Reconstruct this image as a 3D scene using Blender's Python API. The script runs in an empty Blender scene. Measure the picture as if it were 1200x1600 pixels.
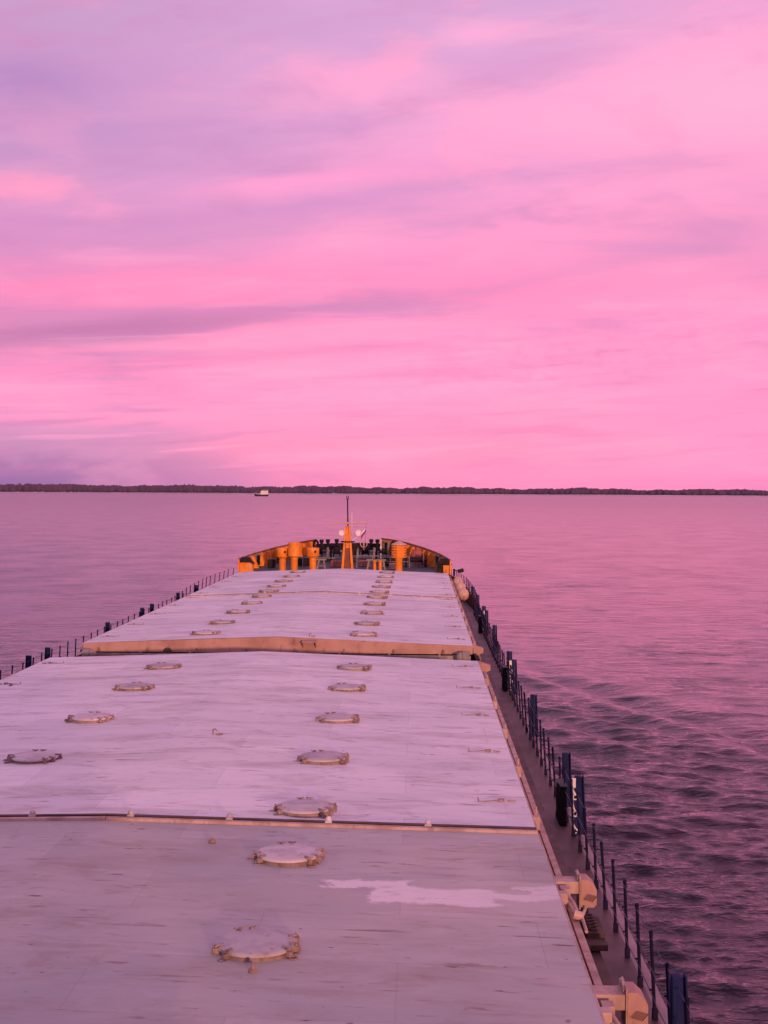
import bpy, bmesh, math, random
import numpy as np
from mathutils import Vector, Matrix

random.seed(7)
R = math.radians
S = bpy.context.scene
COL = S.collection

# ------------------------------------------------------------------ camera
CAM_X, CAM_Z = 4.5, 8.8
cd = bpy.data.cameras.new("camera")
cam = bpy.data.objects.new("camera", cd)
COL.objects.link(cam)
cd.sensor_fit = 'VERTICAL'
cd.sensor_height = 24.0
cd.lens = 24.0 * 2100 / 1600
cd.clip_start = 0.1
cd.clip_end = 40000
cam.matrix_world = (Matrix.Translation((CAM_X, 0, CAM_Z)) @ Matrix.Rotation(R(1.5), 4, 'Z')
                    @ Matrix.Rotation(R(90 - 0.90), 4, 'X') @ Matrix.Rotation(R(0.27), 4, 'Z'))
S.camera = cam
S.render.resolution_x, S.render.resolution_y = 768, 1024

S.view_settings.view_transform = 'Standard'
S.view_settings.look = 'None'
S.view_settings.exposure = 0
S.view_settings.gamma = 1
S.render.engine = 'CYCLES'
S.cycles.max_bounces = 6
S.cycles.volume_bounces = 0


def srgb(r, g, b, a=1.0):
    def f(c):
        c /= 255.0
        return c / 12.92 if c <= 0.04045 else ((c + 0.055) / 1.055) ** 2.4
    return (f(r), f(g), f(b), a)


# ------------------------------------------------------------------ node helper
class NT:
    def __init__(self, tree):
        self.t = tree
        self.n = tree.nodes
        self.l = tree.links

    def _set(self, sock, v):
        if v is None:
            return
        if isinstance(v, bpy.types.NodeSocket):
            self.l.new(v, sock)
        else:
            sock.default_value = v

    def node(self, typ, **kw):
        n = self.n.new(typ)
        for k, v in kw.items():
            setattr(n, k, v)
        return n

    def math(self, op, a, b=None, c=None, clamp=False):
        n = self.node('ShaderNodeMath', operation=op, use_clamp=clamp)
        self._set(n.inputs[0], a)
        self._set(n.inputs[1], b)
        self._set(n.inputs[2], c)
        return n.outputs[0]

    def vmath(self, op, a, b=None):
        n = self.node('ShaderNodeVectorMath', operation=op)
        self._set(n.inputs[0], a)
        self._set(n.inputs[1], b)
        return n.outputs[0]

    def smooth(self, v, lo, hi, to0=0.0, to1=1.0):
        n = self.node('ShaderNodeMapRange', interpolation_type='SMOOTHSTEP')
        self._set(n.inputs['Value'], v)
        n.inputs['From Min'].default_value = lo
        n.inputs['From Max'].default_value = hi
        n.inputs['To Min'].default_value = to0
        n.inputs['To Max'].default_value = to1
        return n.outputs['Result']

    def noise(self, vec, scale=1.0, detail=4.0, rough=0.5, dist=0.0):
        n = self.node('ShaderNodeTexNoise')
        self._set(n.inputs['Vector'], vec)
        n.inputs['Scale'].default_value = scale
        n.inputs['Detail'].default_value = detail
        n.inputs['Roughness'].default_value = rough
        n.inputs['Distortion'].default_value = dist
        return n.outputs['Fac']

    def xyz(self, v):
        n = self.node('ShaderNodeSeparateXYZ')
        self._set(n.inputs[0], v)
        return n.outputs[0], n.outputs[1], n.outputs[2]

    def comb(self, x=0.0, y=0.0, z=0.0):
        n = self.node('ShaderNodeCombineXYZ')
        self._set(n.inputs[0], x)
        self._set(n.inputs[1], y)
        self._set(n.inputs[2], z)
        return n.outputs[0]

    def mapping(self, v, loc=(0, 0, 0), rot=(0, 0, 0), scale=(1, 1, 1)):
        n = self.node('ShaderNodeMapping')
        self._set(n.inputs['Vector'], v)
        n.inputs['Location'].default_value = loc
        n.inputs['Rotation'].default_value = rot
        n.inputs['Scale'].default_value = scale
        return n.outputs[0]

    def mix(self, fac, a, b, blend='MIX'):
        n = self.node('ShaderNodeMix', data_type='RGBA', blend_type=blend)
        self._set(n.inputs[0], fac)
        self._set(n.inputs[6], a)
        self._set(n.inputs[7], b)
        return n.outputs[2]

    def ramp(self, v, stops, interp='EASE'):
        n = self.node('ShaderNodeValToRGB')
        cr = n.color_ramp
        cr.interpolation = interp
        while len(cr.elements) < len(stops):
            cr.elements.new(0.5)
        for e, (p, c) in zip(cr.elements, sorted(stops, key=lambda q: q[0])):
            e.position = p
            e.color = c
        self._set(n.inputs[0], v)
        return n.outputs[0]

    def bump(self, h, strength=0.3, dist=0.02, normal=None):
        n = self.node('ShaderNodeBump')
        self._set(n.inputs['Height'], h)
        self._set(n.inputs['Strength'], strength)
        n.inputs['Distance'].default_value = dist
        if normal is not None:
            self._set(n.inputs['Normal'], normal)
        return n.outputs[0]


# ------------------------------------------------------------------ world: dusk cloud deck
SUN_AZ = 162.0      # degrees clockwise from the bow: low sun astern on the starboard quarter
SUN_EL = 4.8
W = bpy.data.worlds.new("World")
S.world = W
W.use_nodes = True
w = NT(W.node_tree)
w.n.clear()
tc = w.node('ShaderNodeTexCoord')
d = tc.outputs['Generated']
dx, dy, dz = w.xyz(d)
E = w.math('MULTIPLY', w.math('ARCSINE', dz), 180 / math.pi)          # elevation, degrees
A = w.math('MULTIPLY', w.math('ARCTAN2', dx, dy), 180 / math.pi)      # azimuth from the bow, degrees
En = w.math('DIVIDE', w.math('MAXIMUM', E, 0.0), 45.0, clamp=True)


def deg(stops):
    return [(e / 45.0, srgb(*c)) for e, c in stops]


left = w.ramp(En, deg([(0, (152, 112, 170)), (0.9, (168, 118, 172)), (1.9, (205, 140, 188)), (3.2, (244, 155, 205)), (5.0, (246, 148, 200)),
                       (6.2, (226, 135, 186)), (8.2, (232, 136, 190)), (10.5, (226, 146, 200)), (13.0, (206, 148, 200)), (16.0, (203, 150, 202)),
                       (20.0, (200, 160, 202)), (30, (184, 158, 198)), (45, (172, 158, 196))]))
mid = w.ramp(En, deg([(0, (250, 152, 198)), (1.5, (255, 153, 196)), (4.2, (255, 156, 205)), (6.5, (255, 155, 204)), (8.5, (250, 145, 196)),
                      (11, (244, 158, 206)), (13.0, (236, 160, 210)), (16.0, (228, 162, 212)), (20.0, (218, 164, 212)), (30, (232, 160, 202)), (45, (212, 166, 200))]))
right = w.ramp(En, deg([(0, (250, 150, 202)), (1.5, (255, 155, 205)), (4.5, (245, 150, 202)), (6.5, (254, 154, 205)), (9.5, (236, 150, 198)),
                        (12.5, (243, 163, 208)), (16.0, (252, 176, 214)), (20.0, (230, 164, 212)), (30, (248, 162, 200)), (45, (236, 168, 198))]))
col = w.mix(w.smooth(A, -17.5, -1.5), left, mid)
col = w.mix(w.smooth(A, 3.0, 14.0), col, right)
# astern the dusk is lit peach low down and greyer overhead
aA = w.math('ABSOLUTE', A)
stern = w.ramp(En, deg([(0, (255, 176, 140)), (5, (248, 172, 158)), (14, (226, 170, 184)), (28, (204, 166, 194)), (45, (190, 162, 196))]))
col = w.mix(w.smooth(aA, 60.0, 130.0), col, stern)
# the port side of the sky is the cool side
portm = w.math('MULTIPLY', w.smooth(dx, -0.35, -0.95), w.smooth(E, 12.0, 26.0))
portm = w.math('MAXIMUM', portm, w.math('MULTIPLY', w.smooth(A, -30.0, -70.0), w.smooth(A, -170.0, -120.0)))
col = w.mix(w.math('MULTIPLY', portm, 0.75), col, srgb(148, 150, 196))

# cloud layer seen in perspective: direction projected on a flat sheet overhead
inv = w.math('DIVIDE', 1.0, w.math('ADD', w.math('MAXIMUM', dz, 0.0), 0.05))
P = w.comb(w.math('MULTIPLY', dx, inv), w.math('MULTIPLY', dy, inv), 0.0)
P1 = w.mapping(P, rot=(0, 0, R(-42)), scale=(0.40, 1.5, 1.0))
warp = w.noise(P, 0.8, 3, 0.5)
P1w = w.vmath('ADD', P1, w.comb(0.0, w.math('MULTIPLY', w.math('SUBTRACT', warp, 0.5), 1.1), 0.0))
# the same streaks in angles (bands climb to the right), fine enough at low elevation
Q = w.comb(w.math('MULTIPLY', A, 0.055), w.math('SUBTRACT', E, w.math('MULTIPLY', A, 0.13)), 0.0)
qn = w.noise(w.mapping(Q, scale=(1.0, 0.30, 1.0)), 1.6, 6, 0.58, 0.35)
streak = w.noise(P1w, 0.9, 5, 0.5, 0.1)
soft = w.noise(w.mapping(P, loc=(3.1, 1.7, 0)), 0.55, 4, 0.5, 0.3)


def blob(a0, e0, sa, se, tilt=0.0):
    """soft patch of cloud at azimuth a0, elevation e0"""
    a = w.math('SUBTRACT', A, a0)
    e = w.math('SUBTRACT', w.math('SUBTRACT', E, e0), w.math('MULTIPLY', a, tilt))
    wob = w.math('MULTIPLY', w.math('SUBTRACT', qn, 0.5), 2.2 * se)
    e = w.math('ADD', e, wob)
    q = w.math('ADD', w.math('POWER', w.math('DIVIDE', a, sa), 2.0), w.math('POWER', w.math('DIVIDE', e, se), 2.0))
    return w.math('EXPONENT', w.math('MULTIPLY', q, -1.0))


def paint(col, mask, amt, c):
    return w.mix(w.math('MULTIPLY', mask, amt, clamp=True), col, srgb(*c))


lowfade = w.smooth(E, 1.0, 5.0)
bil = w.noise(w.mapping(P, loc=(5.3, 2.2, 0), rot=(0, 0, R(-38)), scale=(0.85, 1.9, 1.0)), 1.0, 6, 0.55, 0.25)
bil2 = w.noise(w.mapping(w.comb(A, E, 0.0), loc=(3, 1, 0), rot=(0, 0, R(-10)), scale=(0.16, 0.42, 1.0)), 1.0, 7, 0.55, 0.25)
col = paint(col, w.math('MULTIPLY', lowfade, w.smooth(bil, 0.51, 0.68)), 0.40, (214, 142, 196))
col = paint(col, w.math('MULTIPLY', lowfade, w.smooth(bil, 0.46, 0.30)), 0.36, (255, 178, 214))
col = paint(col, w.smooth(bil2, 0.52, 0.70), 0.40, (212, 132, 188))
col = paint(col, w.smooth(bil2, 0.46, 0.32), 0.35, (255, 166, 204))
col = paint(col, w.math('MULTIPLY', lowfade, w.smooth(soft, 0.50, 0.72)), 0.32, (206, 142, 198))
col = paint(col, w.math('MULTIPLY', lowfade, w.smooth(streak, 0.52, 0.74)), 0.36, (200, 132, 190))
col = paint(col, w.smooth(qn, 0.52, 0.72), 0.30, (214, 132, 186))
col = paint(col, w.smooth(qn, 0.48, 0.28), 0.30, (255, 172, 214))
for a0, e0, sa, se, tl, am, c in [
        (-14.0, 6.5, 7.0, 0.42, 0.10, 0.75, (192, 114, 172)), (-9.5, 7.2, 5.0, 0.45, 0.12, 0.55, (202, 118, 172)),
        (-2.0, 8.0, 6.5, 0.42, 0.08, 0.5, (216, 130, 186)), (6.5, 9.2, 5.5, 0.5, 0.16, 0.45, (220, 140, 194)),
        (-3.0, 11.8, 4.5, 0.8, 0.05, 0.55, (218, 142, 200)), (12.0, 10.5, 5.0, 1.0, 0.10, 0.45, (222, 144, 196)),
        (-16.5, 16.2, 2.6, 1.0, 0.0, 0.55, (174, 128, 190)), (-11.0, 14.6, 6.5, 1.6, 0.10, 0.40, (196, 140, 196)), (-6.0, 18.2, 5.0, 1.0, 0.05, 0.3, (206, 158, 208)), (13.0, 5.7, 5.0, 0.35, 0.10, 0.5, (226, 140, 192)),
        (-8.0, 5.6, 9.0, 0.22, 0.07, 0.4, (226, 126, 184)), (-17.0, 12.2, 3.2, 0.5, 0.0, 0.42, (250, 156, 194)),
        (2.0, 18.6, 1.6, 0.5, 0.0, 0.5, (246, 178, 222)), (10.0, 15.2, 8.0, 1.1, 0.05, 0.5, (255, 176, 214)),
        (-5.0, 12.9, 6.0, 0.5, 0.10, 0.5, (250, 164, 214)), (-11.0, 8.5, 6.0, 0.5, 0.09, 0.5, (255, 144, 194)),
        (-2.0, 6.9, 8.0, 0.35, 0.08, 0.45, (255, 156, 200)), (-10.0, 2.6, 6.0, 0.4, 0.05, 0.35, (222, 146, 200)),
        (3.0, 4.5, 7.0, 0.35, 0.10, 0.45, (255, 170, 216))]:
    col = paint(col, blob(a0, e0, sa, se, tl), min(0.95, am * 1.08), c)
# fine mackerel ripple low on the right
rip = w.noise(w.mapping(w.comb(A, E, 0.0), rot=(0, 0, R(-12)), scale=(1.5, 2.8, 1.0)), 1.0, 4, 0.5, 0.2)
ripm = w.math('MULTIPLY', w.smooth(rip, 0.42, 0.74), blob(7.0, 5.6, 9.0, 1.4, 0.07))
col = paint(col, ripm, 0.55, (226, 136, 190))
# thin layered bands low down, climbing gently to the right
lowb = w.noise(w.mapping(w.comb(A, w.math('SUBTRACT', E, w.math('MULTIPLY', A, 0.06)), 0.0), loc=(9, 4, 0), scale=(0.10, 1.5, 1.0)), 1.0, 6, 0.56, 0.4)
lowm = w.math('MULTIPLY', w.smooth(E, 0.2, 1.2), w.smooth(E, 10.0, 5.0))
col = paint(col, w.math('MULTIPLY', lowm, w.smooth(lowb, 0.52, 0.68)), 0.45, (214, 128, 186))
col = paint(col, w.math('MULTIPLY', lowm, w.smooth(lowb, 0.46, 0.32)), 0.40, (255, 172, 212))
col = w.mix(w.smooth(E, -0.2, -6.0), col, srgb(120, 84, 116))

# the pinkest cloud is brighter in red than the picture can show
sr = w.node('ShaderNodeSeparateColor')
w._set(sr.inputs[0], col)
cr_ = w.node('ShaderNodeCombineColor')
hot = w.math('MULTIPLY', w.math('MAXIMUM', w.math('SUBTRACT', sr.outputs[0], 0.74), 0.0), 1.25)
w._set(cr_.inputs[0], w.math('ADD', sr.outputs[0], hot))
w.l.new(sr.outputs[1], cr_.inputs[1])
w.l.new(sr.outputs[2], cr_.inputs[2])
col = cr_.outputs[0]
bg = w.node('ShaderNodeBackground')
w._set(bg.inputs['Color'], col)
bg.inputs['Strength'].default_value = 1.0
sky = w.node('ShaderNodeTexSky', sky_type='NISHITA', sun_disc=False)
sky.sun_elevation = R(SUN_EL)
sky.sun_rotation = R(SUN_AZ)
bg2 = w.node('ShaderNodeBackground')
w._set(bg2.inputs['Color'], sky.outputs[0])
bg2.inputs['Strength'].default_value = 0.008
add = w.node('ShaderNodeAddShader')
w.l.new(bg.outputs[0], add.inputs[0])
w.l.new(bg2.outputs[0], add.inputs[1])
out = w.node('ShaderNodeOutputWorld')
w.l.new(add.outputs[0], out.inputs['Surface'])
W.cycles.sampling_method = 'MANUAL'
W.cycles.sample_map_resolution = 512

# ------------------------------------------------------------------ sun
sd = bpy.data.lights.new("sun", 'SUN')
sd.energy = 2.6
sd.angle = R(1.5)
sd.color = (1.0, 0.50, 0.30)
sun = bpy.data.objects.new("sun", sd)
COL.objects.link(sun)
az, el = R(SUN_AZ), R(SUN_EL)
to_sun = Vector((math.sin(az) * math.cos(el), math.cos(az) * math.cos(el), math.sin(el)))
sun.rotation_euler = (-to_sun).to_track_quat('-Z', 'Y').to_euler()


# ------------------------------------------------------------------ materials
def new_mat(name):
    m = bpy.data.materials.new(name)
    m.use_nodes = True
    t = NT(m.node_tree)
    t.n.clear()
    b = t.node('ShaderNodeBsdfPrincipled')
    o = t.node('ShaderNodeOutputMaterial')
    t.l.new(b.outputs[0], o.inputs['Surface'])
    return m, t, b


def paint_mat(name, c, c2=None, rough=0.55, scale=3.0, rust=0.0, bump=0.15, metal=0.0, spec=0.4, vary=0.0):
    m, t, b = new_mat(name)
    pos = t.node('ShaderNodeNewGeometry').outputs['Position']
    n1 = t.noise(pos, scale, 5, 0.6)
    c2 = c2 or tuple(x * 0.72 for x in c)
    colr = t.mix(t.smooth(n1, 0.35, 0.68), (*c, 1), (*c2, 1))
    if vary:
        rnd = t.node('ShaderNodeObjectInfo').outputs['Random']
        v = t.math('ADD', t.math('MULTIPLY', rnd, vary), 1.0 - 0.6 * vary)
        colr = t.mix(1.0, colr, t.comb(v, v, v), 'MULTIPLY')
    if rust > 0:
        n2 = t.noise(t.mapping(pos, scale=(1, 1, 0.45)), scale * 2.3, 6, 0.65)
        colr = t.mix(t.math('MULTIPLY', t.smooth(n2, 0.56, 0.70), rust), colr, (0.13, 0.045, 0.022, 1))
    t._set(b.inputs['Base Color'], colr)
    t._set(b.inputs['Roughness'], t.smooth(n1, 0.2, 0.8, rough - 0.08, rough + 0.12))
    b.inputs['Metallic'].default_value = metal
    b.inputs['Specular IOR Level'].default_value = spec
    if bump:
        t._set(b.inputs['Normal'], t.bump(t.noise(pos, scale * 7, 4, 0.6), bump, 0.01))
    return m


def hatch_mat(name, base, tint, dirt, tarnish, patch=False):
    m, t, b = new_mat(name)
    pos = t.node('ShaderNodeNewGeometry').outputs['Position']
    x, y, z = t.xyz(pos)
    big = t.noise(pos, 0.33, 4, 0.55, 0.4)
    c = t.mix(t.smooth(big, 0.32, 0.68), (*base, 1), (*tint, 1))
    # plating: strakes 1.44 m wide athwart, faint tone differences and seams
    br = t.node('ShaderNodeTexBrick')
    t._set(br.inputs['Vector'], t.mapping(pos, loc=(0.35, 0.2, 0)))
    br.inputs['Scale'].default_value = 1.0
    br.inputs['Brick Width'].default_value = 3.1
    br.inputs['Row Height'].default_value = 1.55
    br.inputs['Mortar Size'].default_value = 0.012
    br.inputs['Mortar Smooth'].default_value = 0.6
    br.inputs['Color1'].default_value = (0.86, 0.86, 0.87, 1)
    br.inputs['Color2'].default_value = (1.06, 1.05, 1.06, 1)
    br.inputs['Mortar'].default_value = (0.80, 0.79, 0.80, 1)
    c = t.mix(0.75, c, br.outputs['Color'], 'MULTIPLY')
    # wind and rain smears running athwart the ship
    sm = t.noise(t.mapping(pos, scale=(0.42, 1.3, 1)), 1.0, 8, 0.68, 0.6)
    c = t.mix(t.math('MULTIPLY', t.smooth(sm, 0.46, 0.72), 0.62 * dirt), c, (*tarnish, 1))
    sm2 = t.noise(t.mapping(pos, loc=(7, 3, 0), scale=(0.7, 2.2, 1)), 1.0, 7, 0.68, 0.6)
    c = t.mix(t.math('MULTIPLY', t.smooth(sm2, 0.46, 0.30), 0.22), c, (0.74, 0.71, 0.72, 1))
    # short dark scuffs
    area = t.noise(t.mapping(pos, loc=(2, 9, 0)), 0.45, 3, 0.5)
    sc = t.noise(t.mapping(pos, loc=(1, 5, 0), scale=(1.9, 11.0, 1)), 1.0, 5, 0.6, 0.5)
    scm = t.math('MULTIPLY', t.smooth(sc, 0.625, 0.69), t.smooth(area, 0.38, 0.58))
    c = t.mix(t.math('MULTIPLY', scm, 0.9), c, (0.16, 0.09, 0.075, 1))
    # thin cracks of dirt along the seams
    sy = t.math('ABSOLUTE', t.math('SUBTRACT', t.math('FRACT', t.math('DIVIDE', t.math('ADD', y, t.math('MULTIPLY', t.math('SUBTRACT', big, 0.5), 0.12)), 1.55)), 0.5))
    seam = t.smooth(sy, 0.018, 0.006)
    sn = t.noise(t.mapping(pos, loc=(4, 1, 0), scale=(0.9, 0.8, 1)), 1.0, 4, 0.6)
    c = t.mix(t.math('MULTIPLY', t.math('MULTIPLY', seam, t.smooth(sn, 0.52, 0.66)), 0.7), c, (0.14, 0.10, 0.10, 1))
    # blotchy worn patches
    wb = t.noise(t.mapping(pos, loc=(8, 2, 1), scale=(0.9, 1.7, 1)), 1.3, 8, 0.70, 0.5)
    c = t.mix(t.math('MULTIPLY', t.smooth(wb, 0.53, 0.68), 0.48), c, (*tarnish, 1))
    sc2 = t.noise(t.mapping(pos, loc=(11, 3, 0), scale=(1.1, 6.5, 1)), 1.0, 6, 0.62, 0.6)
    c = t.mix(t.math('MULTIPLY', t.smooth(sc2, 0.61, 0.68), 0.6), c, (0.24, 0.15, 0.13, 1))
    # rusty smears gathering towards the edges
    ax = t.smooth(t.math('ABSOLUTE', x), 3.6, 6.0)
    rs = t.noise(t.mapping(pos, loc=(1, 7, 4), scale=(0.55, 3.4, 1)), 1.0, 7, 0.66, 0.5)
    c = t.mix(t.math('MULTIPLY', t.math('MULTIPLY', t.smooth(rs, 0.55, 0.70), ax), 0.6), c, (0.34, 0.20, 0.155, 1))
    # small rust freckles
    sp = t.noise(t.mapping(pos, scale=(6, 9, 1)), 1.0, 2, 0.5)
    c = t.mix(t.math('MULTIPLY', t.smooth(sp, 0.73, 0.77), 0.7), c, (0.16, 0.08, 0.06, 1))
    if patch:
        # fresh white paint slapped on near the starboard edge
        px = t.math('ADD', x, t.math('MULTIPLY', t.math('SUBTRACT', t.noise(pos, 2.6, 6, 0.68), 0.5), 0.9))
        py = t.math('ADD', y, t.math('MULTIPLY', t.math('SUBTRACT', t.noise(t.mapping(pos, loc=(5, 5, 5)), 1.5, 7, 0.70), 0.5), 0.62))

        def box(x0, x1, y0, y1, f=0.05):
            a = t.math('MULTIPLY', t.smooth(px, x0 - f, x0 + f), t.smooth(px, x1 + f, x1 - f))
            bb = t.math('MULTIPLY', t.smooth(py, y0 - f, y0 + f), t.smooth(py, y1 + f, y1 - f))
            return t.math('MULTIPLY', a, bb)
        mk = t.math('MAXIMUM', box(3.40, 4.5, 16.32, 16.66), box(3.95, 5.45, 15.78, 16.42))
        mk = t.math('MAXIMUM', mk, box(5.3, 6.0, 16.0, 16.26))
        mk = t.math('MAXIMUM', mk, box(5.8, 6.3, 16.1, 16.62))
        worn = t.noise(t.mapping(pos, scale=(2.0, 7.0, 1)), 1.6, 6, 0.65)
        mk = t.math('MULTIPLY', mk, t.math('MULTIPLY', t.smooth(worn, 0.26, 0.46), t.smooth(x, 6.5, 4.6, 0.6, 1.0)))
        c = t.mix(t.math('MULTIPLY', mk, 0.9), c, (0.84, 0.76, 0.77, 1))
    t._set(b.inputs['Base Color'], c)
    t._set(b.inputs['Roughness'], t.smooth(sm, 0.3, 0.7, 0.50, 0.72))
    b.inputs['Specular IOR Level'].default_value = 0.35
    h = t.math('ADD', t.math('MULTIPLY', big, 1.0), t.math('MULTIPLY', sm, 0.25))
    nrm = t.bump(h, 0.35, 0.06)
    nrm = t.bump(t.noise(pos, 22, 4, 0.6), 0.10, 0.01, nrm)
    t._set(b.inputs['Normal'], nrm)
    return m


M = {}
M['hatch_new'] = hatch_mat("hatch paint pale", (0.84, 0.80, 0.81), (0.74, 0.71, 0.75), 0.95, (0.42, 0.345, 0.335))
M['hatch_old'] = hatch_mat("hatch paint worn", (0.53, 0.485, 0.455), (0.42, 0.415, 0.43), 0.9, (0.34, 0.265, 0.23), True)
M['lid'] = paint_mat("port lid paint", (0.60, 0.54, 0.56), (0.46, 0.40, 0.42), 0.6, 3, 0.45, vary=0.35)
M['rim'] = paint_mat("port rim rusty", (0.34, 0.235, 0.215), (0.22, 0.135, 0.12), 0.65, 9, 0.75, vary=0.4)
M['salmon'] = paint_mat("salmon primer", (0.47, 0.27, 0.24), (0.36, 0.20, 0.175), 0.65, 1.8, 0.5)
M['pinkbar'] = paint_mat("weathered pale primer", (0.52, 0.36, 0.32), (0.36, 0.22, 0.19), 0.6, 3, 0.5)
M['strip'] = paint_mat("rubber strip", (0.34, 0.30, 0.27), (0.22, 0.18, 0.16), 0.7, 3, 0.3)
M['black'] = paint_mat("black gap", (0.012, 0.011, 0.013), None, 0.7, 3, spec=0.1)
M['deck'] = paint_mat("deck paint brown", (0.105, 0.062, 0.062), (0.085, 0.052, 0.055), 0.5, 1.2, 0.15)
M['gunwale'] = paint_mat("gunwale skylit tone", (0.20, 0.155, 0.175), (0.15, 0.115, 0.135), 0.45, 1.5, 0.2)  # lighter than the deck: sky light on the rounded edge, put into the colour
M['coam'] = paint_mat("coaming brown", (0.070, 0.034, 0.032), (0.045, 0.024, 0.024), 0.6, 2.0, 0.5)
M['hull'] = paint_mat("hull grey blue", (0.16, 0.14, 0.16), (0.12, 0.10, 0.12), 0.5, 1.0, 0.25)
M['orange'] = paint_mat("orange paint", (0.82, 0.27, 0.02), (0.66, 0.19, 0.015), 0.5, 2.5, 0.38)
M['bulwark'] = paint_mat("bulwark orange rusty", (0.88, 0.32, 0.03), (0.70, 0.21, 0.02), 0.55, 1.6, 0.35)
M['rustwall'] = paint_mat("rust red paint", (0.26, 0.075, 0.03), (0.18, 0.05, 0.025), 0.6, 2.0, 0.4)
M['teal'] = paint_mat("dark green deck paint", (0.035, 0.055, 0.058), (0.024, 0.036, 0.042), 0.6, 2.0, 0.3)
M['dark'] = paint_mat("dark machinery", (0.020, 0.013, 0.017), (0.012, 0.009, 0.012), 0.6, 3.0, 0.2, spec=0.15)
M['grey'] = paint_mat("grey metal paint", (0.28, 0.24, 0.24), (0.2, 0.16, 0.16), 0.55, 4.0, 0.3)
M['navy'] = paint_mat("navy blue paint", (0.016, 0.022, 0.10), (0.010, 0.014, 0.065), 0.6, 4.0, 0.1, spec=0.08)
M['post'] = paint_mat("dark violet paint", (0.014, 0.012, 0.045), (0.010, 0.008, 0.032), 0.65, 4.0, 0.0, spec=0.08)
M['white'] = paint_mat("white paint", (0.78, 0.74, 0.74), (0.66, 0.62, 0.62), 0.5, 4.0, 0.1)
M['rope'] = paint_mat("faded red rope", (0.50, 0.17, 0.17), (0.40, 0.11, 0.12), 0.8, 12.0)
M['wire'] = paint_mat("wire", (0.025, 0.022, 0.055), None, 0.5, 5.0)
M['buoy'] = paint_mat("pale ball paint", (0.62, 0.40, 0.36), (0.5, 0.3, 0.27), 0.6, 5.0, 0.2)
M['red'] = paint_mat("red paint", (0.45, 0.03, 0.03), None, 0.6, 4.0)
M['blue'] = paint_mat("flag blue", (0.04, 0.07, 0.30), None, 0.7, 4.0)
M['shore_gleam'] = paint_mat("shore with painted gleam", (0.78, 0.70, 0.68), (0.68, 0.6, 0.58), 0.8, 0.02)  # raised paleness paints in the bright gleam along the waterline


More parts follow.
